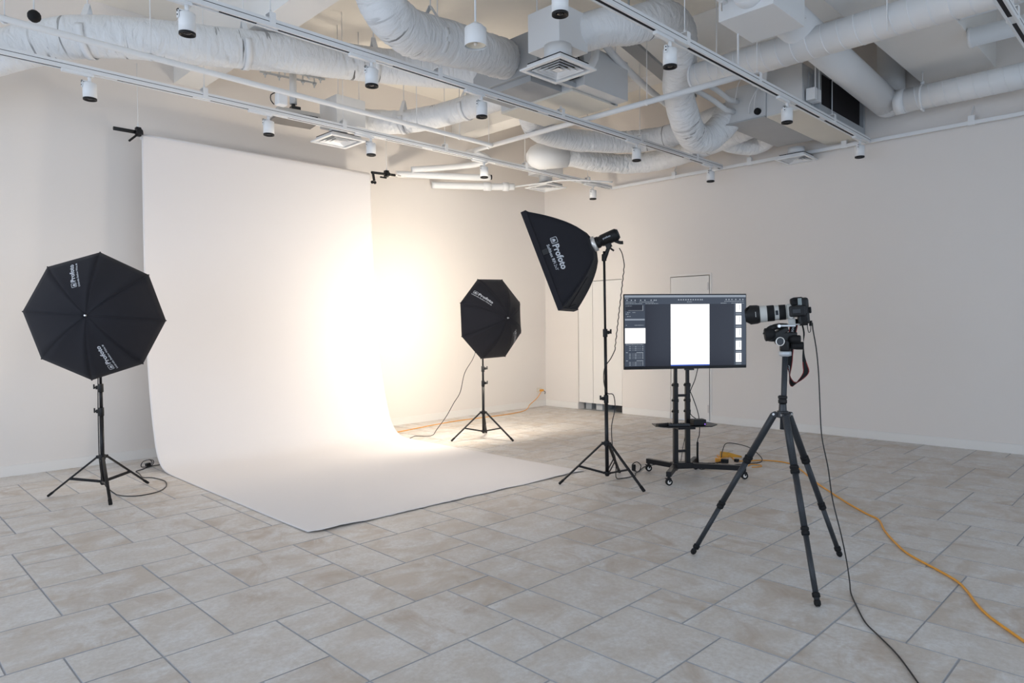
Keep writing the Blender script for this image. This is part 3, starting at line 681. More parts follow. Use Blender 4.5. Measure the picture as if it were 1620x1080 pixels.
ln = t.part('lens', MB().prof(M0-LA*.016, LA, [(0, .034), (.016, .034), (.02, .038), (.055, .0385), (.056, .0415), (.150, .0430), (.165, .0470), (.195, .0470), (.20, .046)], 40), lenswhite)
t.part('zoom_ring', MB().prof(M0+LA*.043, LA, [(0, .0405), (.002, .0428), (.036, .0432), (.038, .041)], 40), rubber, ln, label='black ribbed rubber ring')
t.part('focus_ring', MB().prof(M0+LA*.103, LA, [(0, .042), (.003, .0452), (.045, .0455), (.048, .043)], 40), rubber, ln, label='black ribbed rubber ring')
t.part('distance_window', MB().box(M0+LA*.092+LS*.0425, (.014, .004, .026), CR), glassm, ln)
t.part('collar_foot', MB().prof(M0+LA*.008, LA, [(0, .0395), (.002, .044), (.026, .044), (.028, .0395)], 40).box(M0+LA*.016-LU*.056, (.038, .026, .036), CR).box(M0+LA*.006-LU*.074, (.085, .03, .008), CR).cyl(M0+LA*.02-LU*.03+LS*.035, M0+LA*.02-LU*.03+LS*.052, .011), lenswhite, ln, bevel=.002)
# petal hood
b = MB(); ns, L0_ = 56, .182; n0 = len(b.v)
for layer, rr in ((0, .0525), (1, .0495)):
    for i in range(9):
        for k in range(ns):
            a_ = 2*pi*k/ns; Lh = .066-.013*max(-1, min(1, 1.8*math.cos(2*a_-.5))); x = L0_+Lh*i/8; r3 = rr-.004*(1-min(1, i/2))+.0035*(i/8)*max(0, math.cos(2*a_-.5))
            b.v.append(M0+LA*x+(LU*math.cos(a_)+LS*math.sin(a_))*r3)
    base = n0+layer*9*ns
    for i in range(8):
        for k in range(ns):
            k2 = (k+1) % ns; q_ = (base+i*ns+k, base+i*ns+k2, base+(i+1)*ns+k2, base+(i+1)*ns+k); b.face(q_ if layer == 0 else q_[::-1], 0, True)
for k in range(ns):
    k2 = (k+1) % ns; b.face((n0+8*ns+k, n0+8*ns+k2, n0+17*ns+k2, n0+17*ns+k)); b.face((n0+k, n0+9*ns+k, n0+9*ns+k2, n0+k2))
t.part('lens_hood', b, black, ln)
t.part('front_glass', MB().prof(M0+LA*.181, LA, [(0, .045), (.004, .042), (.008, .02), (.0085, .001)], 30), glassm, ln)
b = MB()
def hf(x, y): a_ = y/.053; return M0+LA*(.205+0*x)+LA*(-0)+ (LU*math.sin(a_-x/.053*0)+LS*math.cos(a_))*.0532
for k, dy in enumerate((-.012, -.006, 0, .006, .012)): b.box(hf(0, dy), (.003, .001, .0035), CR)
t.part('hood_mark', b, silver, ln)
# strap
def strap(pts, ws, wd): 
    b = MB(); P = smooth_path(pts, .012); n = len(P); out = []
    for i in range(n):
        fr_ = i/(n-1)*(len(pts)-1); k = min(int(fr_), len(pts)-2); q_ = fr_-k; w_ = ws[k]*(1-q_)+ws[k+1]*q_; d_ = (V(wd[k])*(1-q_)+V(wd[k+1])*q_).normalized(); out.append((P[i], d_, w_))
    return out
sp = [Q(1265, 509, .02), Q(1264, 530, .045), Q(1260, 552, .045), Q(1257, 575, .035), Q(1256, 596, .02), Q(1257, 608, .01), Q(1263, 613, .01), Q(1273, 604, 0), Q(1279, 593, -.01), Q(1277, 580, -.01), Q(1275, 566, -.01), Q(1275, 545, -.01), Q(1275.5, 530, -.01), Q(1273, 514, 0)]
ws = [.044, .044, .044, .044, .044, .044, .044, .044, .038, .024, .010, .009, .009, .009]
Z_ = V((0, 0, 1)); wd = [r_, r_, r_, r_, r_*1.0-Z_*.1, r_*.6-Z_*.5+f_*.5, -Z_*.55+r_*.1+f_*.8, -Z_*.5-r_*.45+f_*.5, -r_*.8-Z_*.25+f_*.4, -r_*.9-Z_*.1, -r_, -f_-r_*.3, -r_, -r_]
st_ = strap(sp, ws, wd)
b = MB(); b.ribbon([s_[0] for s_ in st_], [s_[1] for s_ in st_], [s_[2] for s_ in st_]); so = t.part('strap', b, rubber, solid=.002)
b = MB()
for sg in (-1, 1):
    sel = [s_ for s_ in st_ if s_[2] > .02]; b.ribbon([s_[0]+s_[1]*sg*(s_[2]/2-.002) for s_ in sel], [s_[1] for s_ in sel], [.0035]*len(sel))
t.part('strap_edging', b, redm, so, solid=.0032)
b = MB()
cum = [0]
for i in range(1, len(st_)): cum.append(cum[-1]+(st_[i][0]-st_[i-1][0]).length)
def stf(x, y):
    for i in range(1, len(cum)):
        if cum[i] >= x: break
    q_ = (x-cum[i-1])/(cum[i]-cum[i-1]); p = st_[i-1][0]*(1-q_)+st_[i][0]*q_; w_ = st_[i][1]; tn = (st_[i][0]-st_[i-1][0]).normalized(); nn = w_.cross(tn).normalized()
    if nn.dot(f_) > 0: nn = -nn
    return p-w_*y+nn*.0022
for x0_ in (.115, .345):
    put_text(b, 'Canon', lambda x, y: stf(x0_-x, -y), .026, 0, -.009, bold=.02, width=.072)
t.part('strap_lettering', b, logo, so)

# ---------------------------------------------------------------- cables
def cable(name, pts, r, m, label, cat, step=.03, extra=None):
    o = V(pts[0]); o.z = 0
    t = Thing(name, label, cat, o); t.part('cord', MB().tube(pts, r, 8, step=step), m)
    if extra: extra(t)
    return t
A = [(4.014, 1.576, 1.40), (4.014, 1.572, 1.36), (4.007, 1.551, 1.255), (3.983, 1.528, 1.113), (3.954, 1.509, .937), (3.937, 1.492, .761), (3.906, 1.446, .594), (3.816, 1.389, .445), (3.79, 1.335, .271), (3.80, 1.31, .13), (3.76, 1.28, .03), (3.70, 1.255, .006), (3.523, 1.163, .005), (3.377, 1.079, .005), (3.278, .994, .005), (3.166, .898, .005), (3.054, .82, .005), (2.86, .70, .005), (2.6, .56, .005), (2.2, .5, .005)]
def ex_(t):
    t.part('plug', MB().box(Q(1285, 516, -.02), (.012, .012, .03)).tube([Q(1283, 512, -.01), Q(1281, 520, -.01), Q(1283, 530, -.01), Q(1286, 528, -.01), Q(1286, 516, -.015)], .0022, 6, step=.004), black)
cable('tether_cable', A, .0035, cordm, 'thin black cable dropping from the camera and running to the bottom edge', 'cable', extra=ex_)
A = [(6.62, 3.42, .006), (6.50, 3.30, .005), (6.56, 3.22, .005), (6.70, 3.12, .005), (6.741, 2.924, .005), (6.614, 2.745, .005), (6.092, 2.362, .005), (5.792, 2.118, .005), (5.547, 1.911, .005), (5.327, 1.703, .005), (5.215, 1.585, .005), (4.958, 1.467, .005), (4.701, 1.318, .005), (4.547, 1.207, .005), (4.355, .998, .005), (4.252, .901, .005), (4.135, .834, .005), (3.981, .763, .005), (3.85, .687, .005), (3.72, .581, .005), (3.592, .473, .005), (3.4, .3, .005), (3.1, .1, .005)]
A = [(x, y, .0065) for x, y, z in A]
def ex2(t):
    t.part('socket_end', MB().box((6.36, 3.40, .02), (.055, .12, .036), rot(30)), orange, bevel=.006)
    b = MB(); pts_ = [(6.70, 3.52, .005), (6.62, 3.44, .03), (6.55, 3.42, .02), (6.48, 3.45, .035), (6.56, 3.55, .01), (6.66, 3.60, .005), (6.52, 3.52, .02), (6.40, 3.44, .01)]
    b.tube(pts_, .005, 8, step=.02); b.tube([(6.34, 3.1, .005), (6.42, 3.12, .006), (6.47, 3.05, .005), (6.40, 3.0, .005), (6.31, 3.05, .005)], .005, 8, step=.02); t.part('coiled_slack', b, orange)
    b = MB(); P = [V((6.40, 3.44, .01)), V((6.48, 3.47, .05)), V((6.60, 3.44, .035)), V((6.72, 3.36, .008))]
    b.ribbon(P, [V((.3, .3, .9)).normalized()]*4, [.02, .07, .05, .015]); t.part('tie_strap', b, orange2, solid=.002)
cable('extension_cord', A, .0065, orange, 'orange extension cord winding from the trolley to the right edge of the floor', 'cord', extra=ex2)
A = [(4.6, 7.30, .30), (4.924, 7.341, .006), (5.423, 7.487, .006), (5.938, 7.601, .006), (6.463, 7.676, .006), (7.02, 7.667, .006), (7.474, 7.651, .006), (7.9, 7.70, .012), (8.15, 7.82, .03), (8.313, 7.93, .064), (8.50, 7.96, .14), (8.60, 7.98, .20), (8.665, 7.985, .265)]
A[0] = (4.7, 7.30, .006)
A = [(x, y+.05 if x < 5 else y, z) for x, y, z in A]
def ex3(t): t.part('plug', MB().box((8.66, 7.975, .28), (.06, .05, .035)), orange, bevel=.004); t.part('plug_lead', MB().tube([(8.68, 7.96, .275), (8.71, 7.94, .25), (8.70, 7.94, .215)], .006, 8, step=.01), cordm)
cable('extension_cord', A, .006, orange, 'orange extension cord lying along the back wall up to the socket near the corner', 'cord', extra=ex3)
t = Thing('wall_socket', 'cream socket plate low on the back wall near the corner', 'socket', (8.64, YB, .285))
t.part('plate', MB().box((8.64, YB-.004, .285), (.115, .008, .07)), purpm, bevel=.002); t.part('outlet_face', MB().box((8.64, YB-.009, .285), (.07, .004, .03)), trimm, bevel=.001)
# left stand cable
A = [(1.63, 6.50, 1.30), (1.585, 6.46, 1.1), (1.575, 6.46, .8), (1.572, 6.455, .5), (1.575, 6.455, .3), (1.60, 6.46, .12), (1.66, 6.42, .03), (1.70, 6.36, .006), (1.787, 6.254, .005), (1.909, 6.251, .005), (2.003, 6.312, .005), (2.092, 6.457, .005), (2.15, 6.685, .005), (2.114, 6.916, .005), (2.06, 6.99, .005), (2.09, 7.2, .005), (2.102, 7.339, .005), (2.175, 7.391, .005), (2.259, 7.479, .005), (2.358, 7.51, .005), (2.5, 7.52, .005)]
def ex4(t):
    b = MB(); b.tube([(2.26, 7.47, .006), (2.28, 7.44, .05), (2.25, 7.42, .085), (2.20, 7.45, .07), (2.19, 7.48, .02), (2.23, 7.49, .006), (2.29, 7.47, .02), (2.29, 7.43, .07), (2.24, 7.41, .09)], .004, 8, step=.01); t.part('coiled_slack', b, cordm)
    t.part('plug', MB().box((2.245, 7.45, .035), (.05, .03, .03), rot(30)), black, bevel=.005)
cable('power_cable', A, .0042, cordm, 'black power cable looping on the floor round the left umbrella stand', 'cable', extra=ex4)
A = [(5.66, 6.2, 1.30), (5.60, 6.22, 1.15), (5.53, 6.22, 1.0), (5.444, 6.277, .827), (5.433, 6.351, .593), (5.408, 6.442, .457), (5.36, 6.54, .28), (5.38, 6.75, .10), (5.40, 6.85, .02), (5.34, 6.90, .006), (5.25, 7.02, .006), (5.18, 6.98, .006), (5.10, 6.93, .006), (5.0, 6.88, .016), (4.97, 6.80, .02)]
A = A[:-2]
cable('power_cable', A, .0042, cordm, 'black power cable sagging from the umbrella beside the corner to the paper edge', 'cable')
zz = [(4.94, 3.61, 2.07), (4.955, 3.59, 2.02), (4.965, 3.575, 1.92)]
for i in range(26):
    z = 1.88-i*.028; zz.append((4.955-.0022*i+.004*(i % 2), 3.575+.0025*i-.004*(i % 2), z))
zz += [(4.868, 3.655, 1.10), (4.80, 3.67, 1.02), (4.80, 3.68, .90), (4.82, 3.66, .80), (4.87, 3.63, .78), (4.885, 3.625, .66), (4.862, 3.645, .5), (4.87, 3.64, .3), (4.93, 3.66, .22), (4.97, 3.68, .12), (5.0, 3.70, .02), (5.06, 3.68, .006), (5.226, 3.66, .006), (5.33, 3.72, .006), (5.447, 3.755, .006), (5.626, 3.819, .006), (5.80, 3.80, .006), (5.95, 3.74, .006), (6.08, 3.66, .006), (6.2, 3.45, .006), (6.33, 3.36, .008)]
def ex5(t):
    b = MB(); b.tube([(5.42, 3.74, .006), (5.46, 3.75, .05), (5.44, 3.78, .085), (5.38, 3.79, .07), (5.37, 3.78, .02), (5.40, 3.76, .006)], .0045, 8, step=.01); t.part('coiled_slack', b, cordm)
    t.part('plug', MB().box((5.37, 3.77, .045), (.03, .03, .06)), black, bevel=.005)
cable('power_cable', zz, .0042, cordm, 'black coiled power cable hanging down the softbox stand to the trolley', 'cable', step=.012, extra=ex5)
# television cables
t = Thing('television_cable', 'black cable hanging from the television behind the right post of the trolley', 'cable', (5.6, 3.3, 0))
t.part('cord', MB().tube([(5.70, 3.28, .99), (5.68, 3.30, .88), (5.64, 3.33, .76), (5.62, 3.33, .66), (5.60, 3.30, .57), (5.60, 3.24, .53)], .004, 8, step=.02), cordm)
t = Thing('television_cable', 'black cable with a thick sleeve running from the television down to the floor', 'cable', (5.7, 3.3, 0))
t.part('cord', MB().tube([(5.62, 3.36, .99), (5.63, 3.35, .85), (5.67, 3.31, .70), (5.695, 3.28, .58), (5.71, 3.27, .47), (5.72, 3.28, .36), (5.74, 3.31, .29), (5.86, 3.37, .03), (5.95, 3.33, .008), (6.05, 3.30, .006), (6.25, 3.38, .01), (6.34, 3.38, .015)], .004, 8, step=.02), cordm)
t.part('cable_sleeve', MB().tube([(5.742, 3.31, .29), (5.80, 3.345, .16), (5.855, 3.37, .04)], .010, 10), black)
t = Thing('power_cable', 'black cable arching over the orange cord beside the trolley', 'cable', (6.4, 3.4, 0))
t.part('cord', MB().tube([(6.36, 3.40, .05), (6.50, 3.46, .09), (6.66, 3.50, .14), (6.74, 3.40, .13), (6.76, 3.28, .10), (6.72, 3.15, .03), (6.60, 3.10, .006), (6.45, 3.15, .006), (6.30, 3.22, .006), (6.15, 3.22, .006), (6.05, 3.28, .006), (6.1, 3.36, .006)], .0045, 8, step=.02), cordm)
t.part('plug', MB().box((6.30, 3.33, .03), (.05, .07, .04), rot(20)), black, bevel=.005); t.part('plug', MB().box((6.45, 3.28, .02), (.04, .04, .03)), black, bevel=.005)
t = Thing('power_cable', 'thin black cable dropping behind the trolley posts to the floor', 'cable', (5.62, 3.36, 0))
t.part('cord', MB().tube([(5.61, 3.27, .47), (5.60, 3.34, .40), (5.60, 3.38, .25), (5.595, 3.40, .12), (5.62, 3.45, .03), (5.7, 3.52, .006), (5.85, 3.55, .006), (6.0, 3.48, .006), (6.1, 3.40, .03), (6.2, 3.36, .006)], .003, 8, step=.02), cordm)

# ---------------------------------------------------------------- ceiling services
WHT = wpipe
# lighting tracks
def rods(t, x, y, z0, z1=ZC, r=.0042): t.part('hanger_rod', MB().cyl((x, y, z0), (x, y, z1), r, seg=8), WHT)
tracks = [(6.49, -3.9, 8.66, 'nearest the back wall', [2.50, 3.95, 5.35, 6.75, 8.1, .9, -1.2, -3.2]), (4.63, -3.9, 8.66, 'second from the back wall', [2.25, 3.75, 5.35, 6.75, 8.0, .9, -1.2, -3.2]), (2.78, -3.9, 8.70, 'ending beneath the air unit grille', [4.65, 5.85, 7.6, 2.6, .4, -1.8, -3.4]), (.95, -3.9, 8.70, 'in the top right corner of the picture', [5.95, 7.5, 3.0, .8, -1.4, -3.4])]
spots = {0: [1.575, 3.116, 4.297, 5.995, 8.224], 1: [1.684, 3.08, 4.253, 6.682, 8.384], 2: [3.212, 4.444, 6.475, 8.441], 3: []}
for ti, (y, x0, x1, lb, hx) in enumerate(tracks):
    t = Thing('lighting_track', 'white ceiling lighting track with dark slot, ' + lb, 'lighting track', (x0, y, 3.5), 'parallel lighting tracks')
    b = MB(); b.bb((x0, y-.032, 3.508), (x1, y+.032, 3.558)); b.bb((x0, y-.032, 3.500), (x1, y-.014, 3.508)); b.bb((x0, y+.014, 3.500), (x1, y+.032, 3.508))
    t.part('rail', b, WHT, bevel=.0015)
    # dark conductor slot, broken where the adapters and joints sit
    cuts = sorted([(sx-.06, sx+.21) for sx in spots[ti]]+[(hx[k]-.10-.12*k % .3, hx[k]+.06-.12*k % .3) for k in range(0, len(hx), 2)])
    c_ = x0+.01; 
    for a_, z_ in cuts+[(x1-.01, x1)]:
        if a_-c_ > .05: t.part('slot', MB().bb((c_, y-.014, 3.5045), (a_, y+.014, 3.5085)), darkm)
        c_ = max(c_, z_)
    t.part('side_groove', MB().bb((x0, y-.0328, 3.53), (x1, y-.0318, 3.534)), darkm)
    for x in hx:
        rods(t, x, y, 3.60)
        b = MB(); b.bb((x-.022, y-.037, 3.50), (x+.022, y-.032, 3.60)); b.bb((x-.022, y+.032, 3.50), (x+.022, y+.037, 3.60)); b.bb((x-.022, y-.031, 3.598), (x+.022, y+.031, 3.603)); b.cyl((x+.0, y, 3.60), (x, y, 3.625), .009, seg=8); t.part('hanger_clip', b, whitem)
spot_lb = {0: ['white spotlight over the left umbrella, leftmost on the track by the back wall', 'white spotlight in front of the projector, second from left on its track', 'white spotlight above the right hanger of the paper roll', 'white spotlight over the open umbrella near the white pipes', 'white spotlight nearest the room corner, above the softbox'],
           1: ['white spotlight near the top left, first on the second track', 'white spotlight above the square vent over the paper, second track', 'white spotlight just below the hanging pendant lamp', 'white spotlight below the crumpled ducts left of the right wall', 'white spotlight at the far end of the second track by the right wall'],
           2: ['white spotlight cut by the top edge above the large square vent', 'white spotlight in front of the thick drooping duct', 'white spotlight below the grey underside of the air unit', 'white spotlight at the wall end of the track under the dark grille']}
for ti in range(3):
    y = tracks[ti][0]
    for sx, lb in zip(spots[ti], spot_lb[ti]):
        t = Thing('track_spotlight', lb, 'spotlight', (sx, y, 3.50), 'white cylinder spotlights on the ceiling tracks')
        t.part('adapter', MB().bb((sx-.02, y-.018, 3.478), (sx+.20 if ti else sx-.20+.18, y+.018, 3.5035)) if ti == 9 else MB().bb((sx-.20, y-.018, 3.478), (sx+.03, y+.018, 3.5035)), whitem, bevel=.002)
        yk = t.part('stem', MB().cyl((sx, y, 3.43), (sx, y, 3.48), .014).bb((sx-.060, y-.012, 3.385), (sx-.053, y+.012, 3.44)).bb((sx-.060, y-.012, 3.432), (sx+.01, y+.012, 3.44)), whitem)
        for q in (3.402, 3.425): t.part('stem_screw', MB().cyl((sx-.063, y-.004, q), (sx-.059, y-.004, q), .005, seg=10), darkm, yk)
        t.part('lamp_body', MB().prof((sx, y, 3.425), (0, 0, -1), [(0, .046), (.004, .052), (.122, .052)], 30), whitem)
        t.part('lamp_ring', MB().prof((sx, y, 3.303), (0, 0, -1), [(0, .0515), (.014, .0515), (.016, .046), (.004, .038), (.002, .002)], 30), black)
        t.part('lens', MB().prof((sx, y, 3.300), (0, 0, -1), [(0, .026), (.006, .018), (.008, .002)], 20), glassm)
# rail at the foot of the right wall's upper zone
b = MB(); b.bb((8.715, -3.9, 3.505), (8.745, 6.52, 3.545))
t = Thing('wall_rail', 'thin white rail running along the top of the right wall across the track ends', 'rail', (8.73, 0, 3.5)); t.part('rail', b, WHT, bevel=.002)
for y in (1.75, 3.05, 4.25, 5.4, .6):
    t.part('bracket', MB().bb((8.71, y-.03, 3.50), (8.75, y+.03, 3.60)).bar((8.73, y, 3.60), (8.82, y+.0, 3.72), .012, .012), whitem)
# thin sprinkler and conduit pipes
def pipe(name, pts, r, label, cat='pipe', clips=(), group=None, m=None, collars=()):
    t = Thing(name, label, cat, pts[0], group); t.part('tube', MB().tube(pts, r, 18, step=.08 if len(pts) > 2 else None), m or WHT)
    for c in collars: t.part('coupling', MB().cyl(V(c[0]), V(c[1]), r*1.28, seg=18), WHT)
    for (x, y, z) in clips:
        t.part('hanger_rod', MB().cyl((x, y, z+r), (x, y, ZC), .0042, seg=8), WHT)
        t.part('pipe_ring', MB().prof((x, y-.012, z), (0, 1, 0), [(0, r+.004), (.024, r+.004)], 18, caps=False), whitem)
    return t
pipe('water_pipe', [(-3.98, 5.93, 3.585), (.2, 5.95, 3.585), (3.02, 6.0, 3.575), (5.72, 6.05, 3.57)], .025, 'thin white pipe running parallel above the track by the back wall', clips=[(.93, 5.96, 3.58), (1.89, 5.98, 3.58), (4.58, 6.03, 3.57), (5.2, 6.04, 3.57)], group='thin white water pipes')
pipe('water_pipe', [(5.81, 6.60, 3.605), (5.81, 2.86, 3.60)], .028, 'white pipe crossing under the air units from the corner side to the big spiral duct', clips=[(5.81, 3.9, 3.60), (5.81, 6.2, 3.60)], group='thin white water pipes')
t = Thing('junction_box', 'small white box hanging on the pipe in front of the projector', 'junction box', (3.05, 6.08, 3.55)); t.part('box', MB().bb((3.00, 6.04, 3.47), (3.09, 6.12, 3.58)), whitem, bevel=.006); t.part('cable_loop', MB().tube([(2.99, 6.09, 3.58), (2.95, 6.09, 3.55), (2.95, 6.09, 3.50), (2.98, 6.09, 3.47)], .005, 8, step=.02), cordm)

# crumpled insulated ducts
def flex(name, pts, r, label, hang=(), group='crumpled white insulated ducts', amp=.05, seed=0, bands=(), m=None, rr=None):
    t = Thing(name, label, 'air duct', pts[0], group)
    def rf(s, a, i):
        c_, s_ = math.cos(a), math.sin(a)
        n1 = noise.noise(V((s*7+seed, c_*1.7, s_*1.7))); n2 = noise.noise(V((s*21+seed+c_*1.5, c_*3.2, s_*3.2))); n3 = noise.noise(V((s*2.6+seed, c_*.8, s_*.8)))
        mk = max(0, min(1, .5+1.6*noise.noise(V((s*1.7+seed*3, c_*.6, 5))))); n2 = n2*1.2; n4 = noise.noise(V((s*44+seed+c_*3, c_*2.4, s_*2.4)))
        R_ = r if rr is None else rr(s)
        return R_*(1+amp*.9*n1+amp*1.3*mk*((1-abs(n2)*2.6)**3*.8-.2)+amp*.35*mk*n4+amp*.8*n3)
    b = MB(); b.tube(pts, r, 56, step=.013, rf=rf, uv=True); dk = t.part('duct_wrap', b, m or ductm)
    P = smooth_path(pts, .022); 
    for f_r, off in hang:
        k = int(f_r*(len(P)-2)); p = P[k]; d = (P[k+1]-P[k]).normalized(); x = V((0, 0, 1)).cross(d).normalized(); y = d.cross(x); bb_ = MB()
        n0 = len(bb_.v)
        for i in range(25):
            a_ = -pi*1.08+ (pi*1.16)*i/24
            for w in (-.028, .028): bb_.v.append(p+d*w+(x*math.cos(a_)+y*math.sin(a_))*(r*1.045+.004) if True else p)
        for i in range(24): bb_.face((n0+2*i, n0+2*i+1, n0+2*i+3, n0+2*i+2), 0, True)
        sd = x*(r*1.05); top = p+V((0, 0, r*1.25+off))
        for q in (-1, 1):
            e_ = p+x*q*r*1.05; bb_.quad(e_-d*.028, e_+d*.028, top+d*.02, top-d*.02)
        t.part('support_strap', bb_, WHT, solid=.002)
        t.part('hanger_rod', MB().cyl(top-V((0, 0, .04)), (top.x, top.y, ZC), .0048, seg=8), steel if off > 5 else WHT)
    return t
flex('insulated_duct', [(-.62, 8.01, 2.98), (.0, 7.62, 3.24), (.50, 7.28, 3.43), (.810, 7.032, 3.55), (1.05, 6.87, 3.65), (1.30, 6.67, 3.74), (1.515, 6.50, 3.79), (1.79, 6.33, 3.81), (2.255, 6.15, 3.841), (3.045, 6.0, 3.927), (3.95, 5.80, 4.00), (4.5, 5.45, 3.99), (4.80, 5.10, 3.97)], .165, 'long crumpled white duct sweeping across the top left to the air unit', hang=((.44, .06), (.63, .05), (.82, .06)), amp=.035, seed=4)
flex('insulated_duct', [(2.55, 4.20, 4.12), (2.768, 4.236, 3.98), (2.895, 4.256, 3.84), (3.006, 4.283, 3.72), (3.225, 4.346, 3.68), (3.571, 4.428, 3.74), (3.933, 4.491, 3.79), (4.383, 4.60, 3.87), (4.62, 4.68, 3.92)], .165, 'crumpled white duct dropping from the top centre and bending to the grey air unit', hang=((.50, .05),), amp=.06, seed=11, rr=lambda s: .175)
flex('insulated_duct', [(4.60, 3.86, 3.88), (4.764, 3.62, 3.94), (5.001, 3.505, 3.99), (5.307, 3.415, 4.11), (5.679, 3.47, 4.137), (6.0, 3.639, 3.99), (6.246, 3.811, 3.81), (6.504, 3.90, 3.60), (6.83, 3.98, 3.475), (7.035, 3.931, 3.47), (7.18, 3.847, 3.60), (7.24, 3.74, 3.75)], .158, 'thick crumpled duct arching from the square vent box and drooping to the right air unit', amp=.05, seed=23)
flex('insulated_duct', [(5.45, 5.0, 3.84), (5.62, 5.32, 3.80), (6.05, 5.60, 3.73), (6.557, 5.546, 3.70), (6.939, 5.35, 3.70), (7.232, 5.077, 3.70), (7.40, 4.738, 3.72), (7.42, 4.3, 3.76), (7.35, 3.76, 3.80)], .135, 'crumpled duct running level behind the thin white pipe towards the right air unit', amp=.06, seed=31)
flex('insulated_duct', [(6.92, 6.26, 3.68), (7.266, 6.10, 3.70), (7.70, 5.98, 3.68), (8.12, 5.75, 3.68), (8.25, 5.312, 3.68), (8.12, 4.717, 3.69), (7.98, 4.187, 3.72), (7.92, 3.76, 3.78)], .135, 'lowest crumpled duct curving from the rounded duct end up to the right air unit', amp=.06, seed=41)
flex('insulated_duct', [(8.10, 4.28, 3.74), (8.22, 4.25, 3.70), (8.40, 4.12, 3.68), (8.48, 3.95, 3.70), (8.36, 3.80, 3.76), (8.25, 3.74, 3.80)], .12, 'short stubby crumpled duct at the far end of the right air unit', amp=.08, seed=47)
flex('insulated_duct', [(4.40, 7.00, 3.84), (4.519, 6.98, 3.83), (4.667, 6.80, 3.80), (4.817, 6.55, 3.78), (4.965, 6.288, 3.80), (5.107, 6.006, 3.84), (5.176, 5.655, 3.86), (5.20, 5.20, 3.86)], .13, 'crumpled duct leading from the small vent box over the paper to the first air unit', hang=((.30, .08), (.70, .06)), amp=.06, seed=53)
# rounded blind duct near the corner
t = Thing('insulated_duct', 'smooth white duct with a cut slanted end near the corner', 'air duct', (7.05, 6.0, 3.7))
t.part('duct_wrap', MB().prof(V((6.72, 6.42, 3.66)), V((.86, -.5, .12)), [(0, .06), (.06, .13), (.16, .175), (.55, .175)], 34), WHT)

# smooth spiral ducts
def spiral(pts, r, label, pitch=.13, seam=True, clips=()):
    t = Thing('spiral_duct', label, 'air duct', pts[0], 'smooth white spiral ducts')
    dk = t.part('duct', MB().tube(pts, r, 48, step=.05 if len(pts) > 2 else None), WHT)
    if seam:
        a = V(pts[0]); b_ = V(pts[-1]); d = b_-a; L_ = d.length; d.normalize(); x = V((0, 0, 1)).cross(d).normalized(); y = d.cross(x); n = int(L_/pitch*24)
        t.part('seam', MB().tube([a+d*(L_*i/n)+(x*math.cos(i*2*pi/24)+y*math.sin(i*2*pi/24))*(r+.0005) for i in range(n+1)], .0035, 6), WHT, dk)
    for (x, y, z) in clips:
        t.part('hanger_rod', MB().cyl((x, y, z), (x, y, ZC if z > 3.6 else ZC), .005, seg=8), WHT)
    return t
t = spiral([(6.05, 3.50, 3.80), (6.05, -3.98, 3.80)], .128, 'long smooth white spiral duct crossing the upper right', clips=[(5.91, 1.75, 3.67), (5.91, 3.2, 3.67)])
t.part('end_cap', MB().prof((6.05, 3.495, 3.80), (0, 1, 0), [(0, .132), (.02, .132), (.03, .12)], 40), WHT)
t = spiral([(5.45, 2.46, 3.96), (8.55, 2.52, 3.86)], .15, 'smooth white duct running from the hanging box to the right wall', seam=False)
t.part('end_bend', MB().tube([(8.40, 2.515, 3.86), (8.55, 2.52, 3.86), (8.65, 2.52, 3.94), (8.66, 2.52, 4.3), (8.66, 2.52, 4.74)], .145, 30, step=.03), WHT)
t = spiral([(8.35, 2.36, 3.80), (8.35, .8, 3.80)], .125, 'smooth white spiral duct branching along the right wall')
t.part('end_collar', MB().prof((8.35, 2.38, 3.80), (0, -1, 0), [(0, .132), (.10, .132)], 40), WHT)
t.part('end_bend', MB().tube([(8.35, .85, 3.80), (8.35, .70, 3.80), (8.35, .55, 3.88), (8.35, .50, 4.1), (8.35, .50, 4.6)], .15, 30, step=.03), WHT)
for y in (2.12, 1.2):
    t.part('duct_clamp', MB().prof((8.35, y-.012, 3.80), (0, 1, 0), [(0, .130), (.024, .130)], 36).box((8.35, y, 3.665), (.10, .02, .016)), whitem)
    t.part('hanger_rod', MB().cyl((8.35, y, 3.93), (8.35, y, 4.07 if 1.55 < y < 2.23 else ZC), .0045, seg=8).cyl((8.35, y-.015, 3.95), (8.35, y+.015, 3.95), .02, seg=14), WHT)
# stub pipes beyond the beam, top right
for (y, z, r, x0_, lb) in ((1.18, 4.14, .055, 7.2, 'white pipe stub beside the concrete beam, the slimmer one'), (.95, 4.02, .085, 7.55, 'white pipe stub beside the concrete beam, the thicker one')):
    single('pipe_stub', MB().prof((x0_, 1.54, z), (0, -1, 0), [(0, r*1.08), (.03, r*1.08), (.03, r), (1.0, r)], 28), WHT, lb, 'pipe', (x0_, 1.5, z), 'pipe stubs leaving the concrete beam')

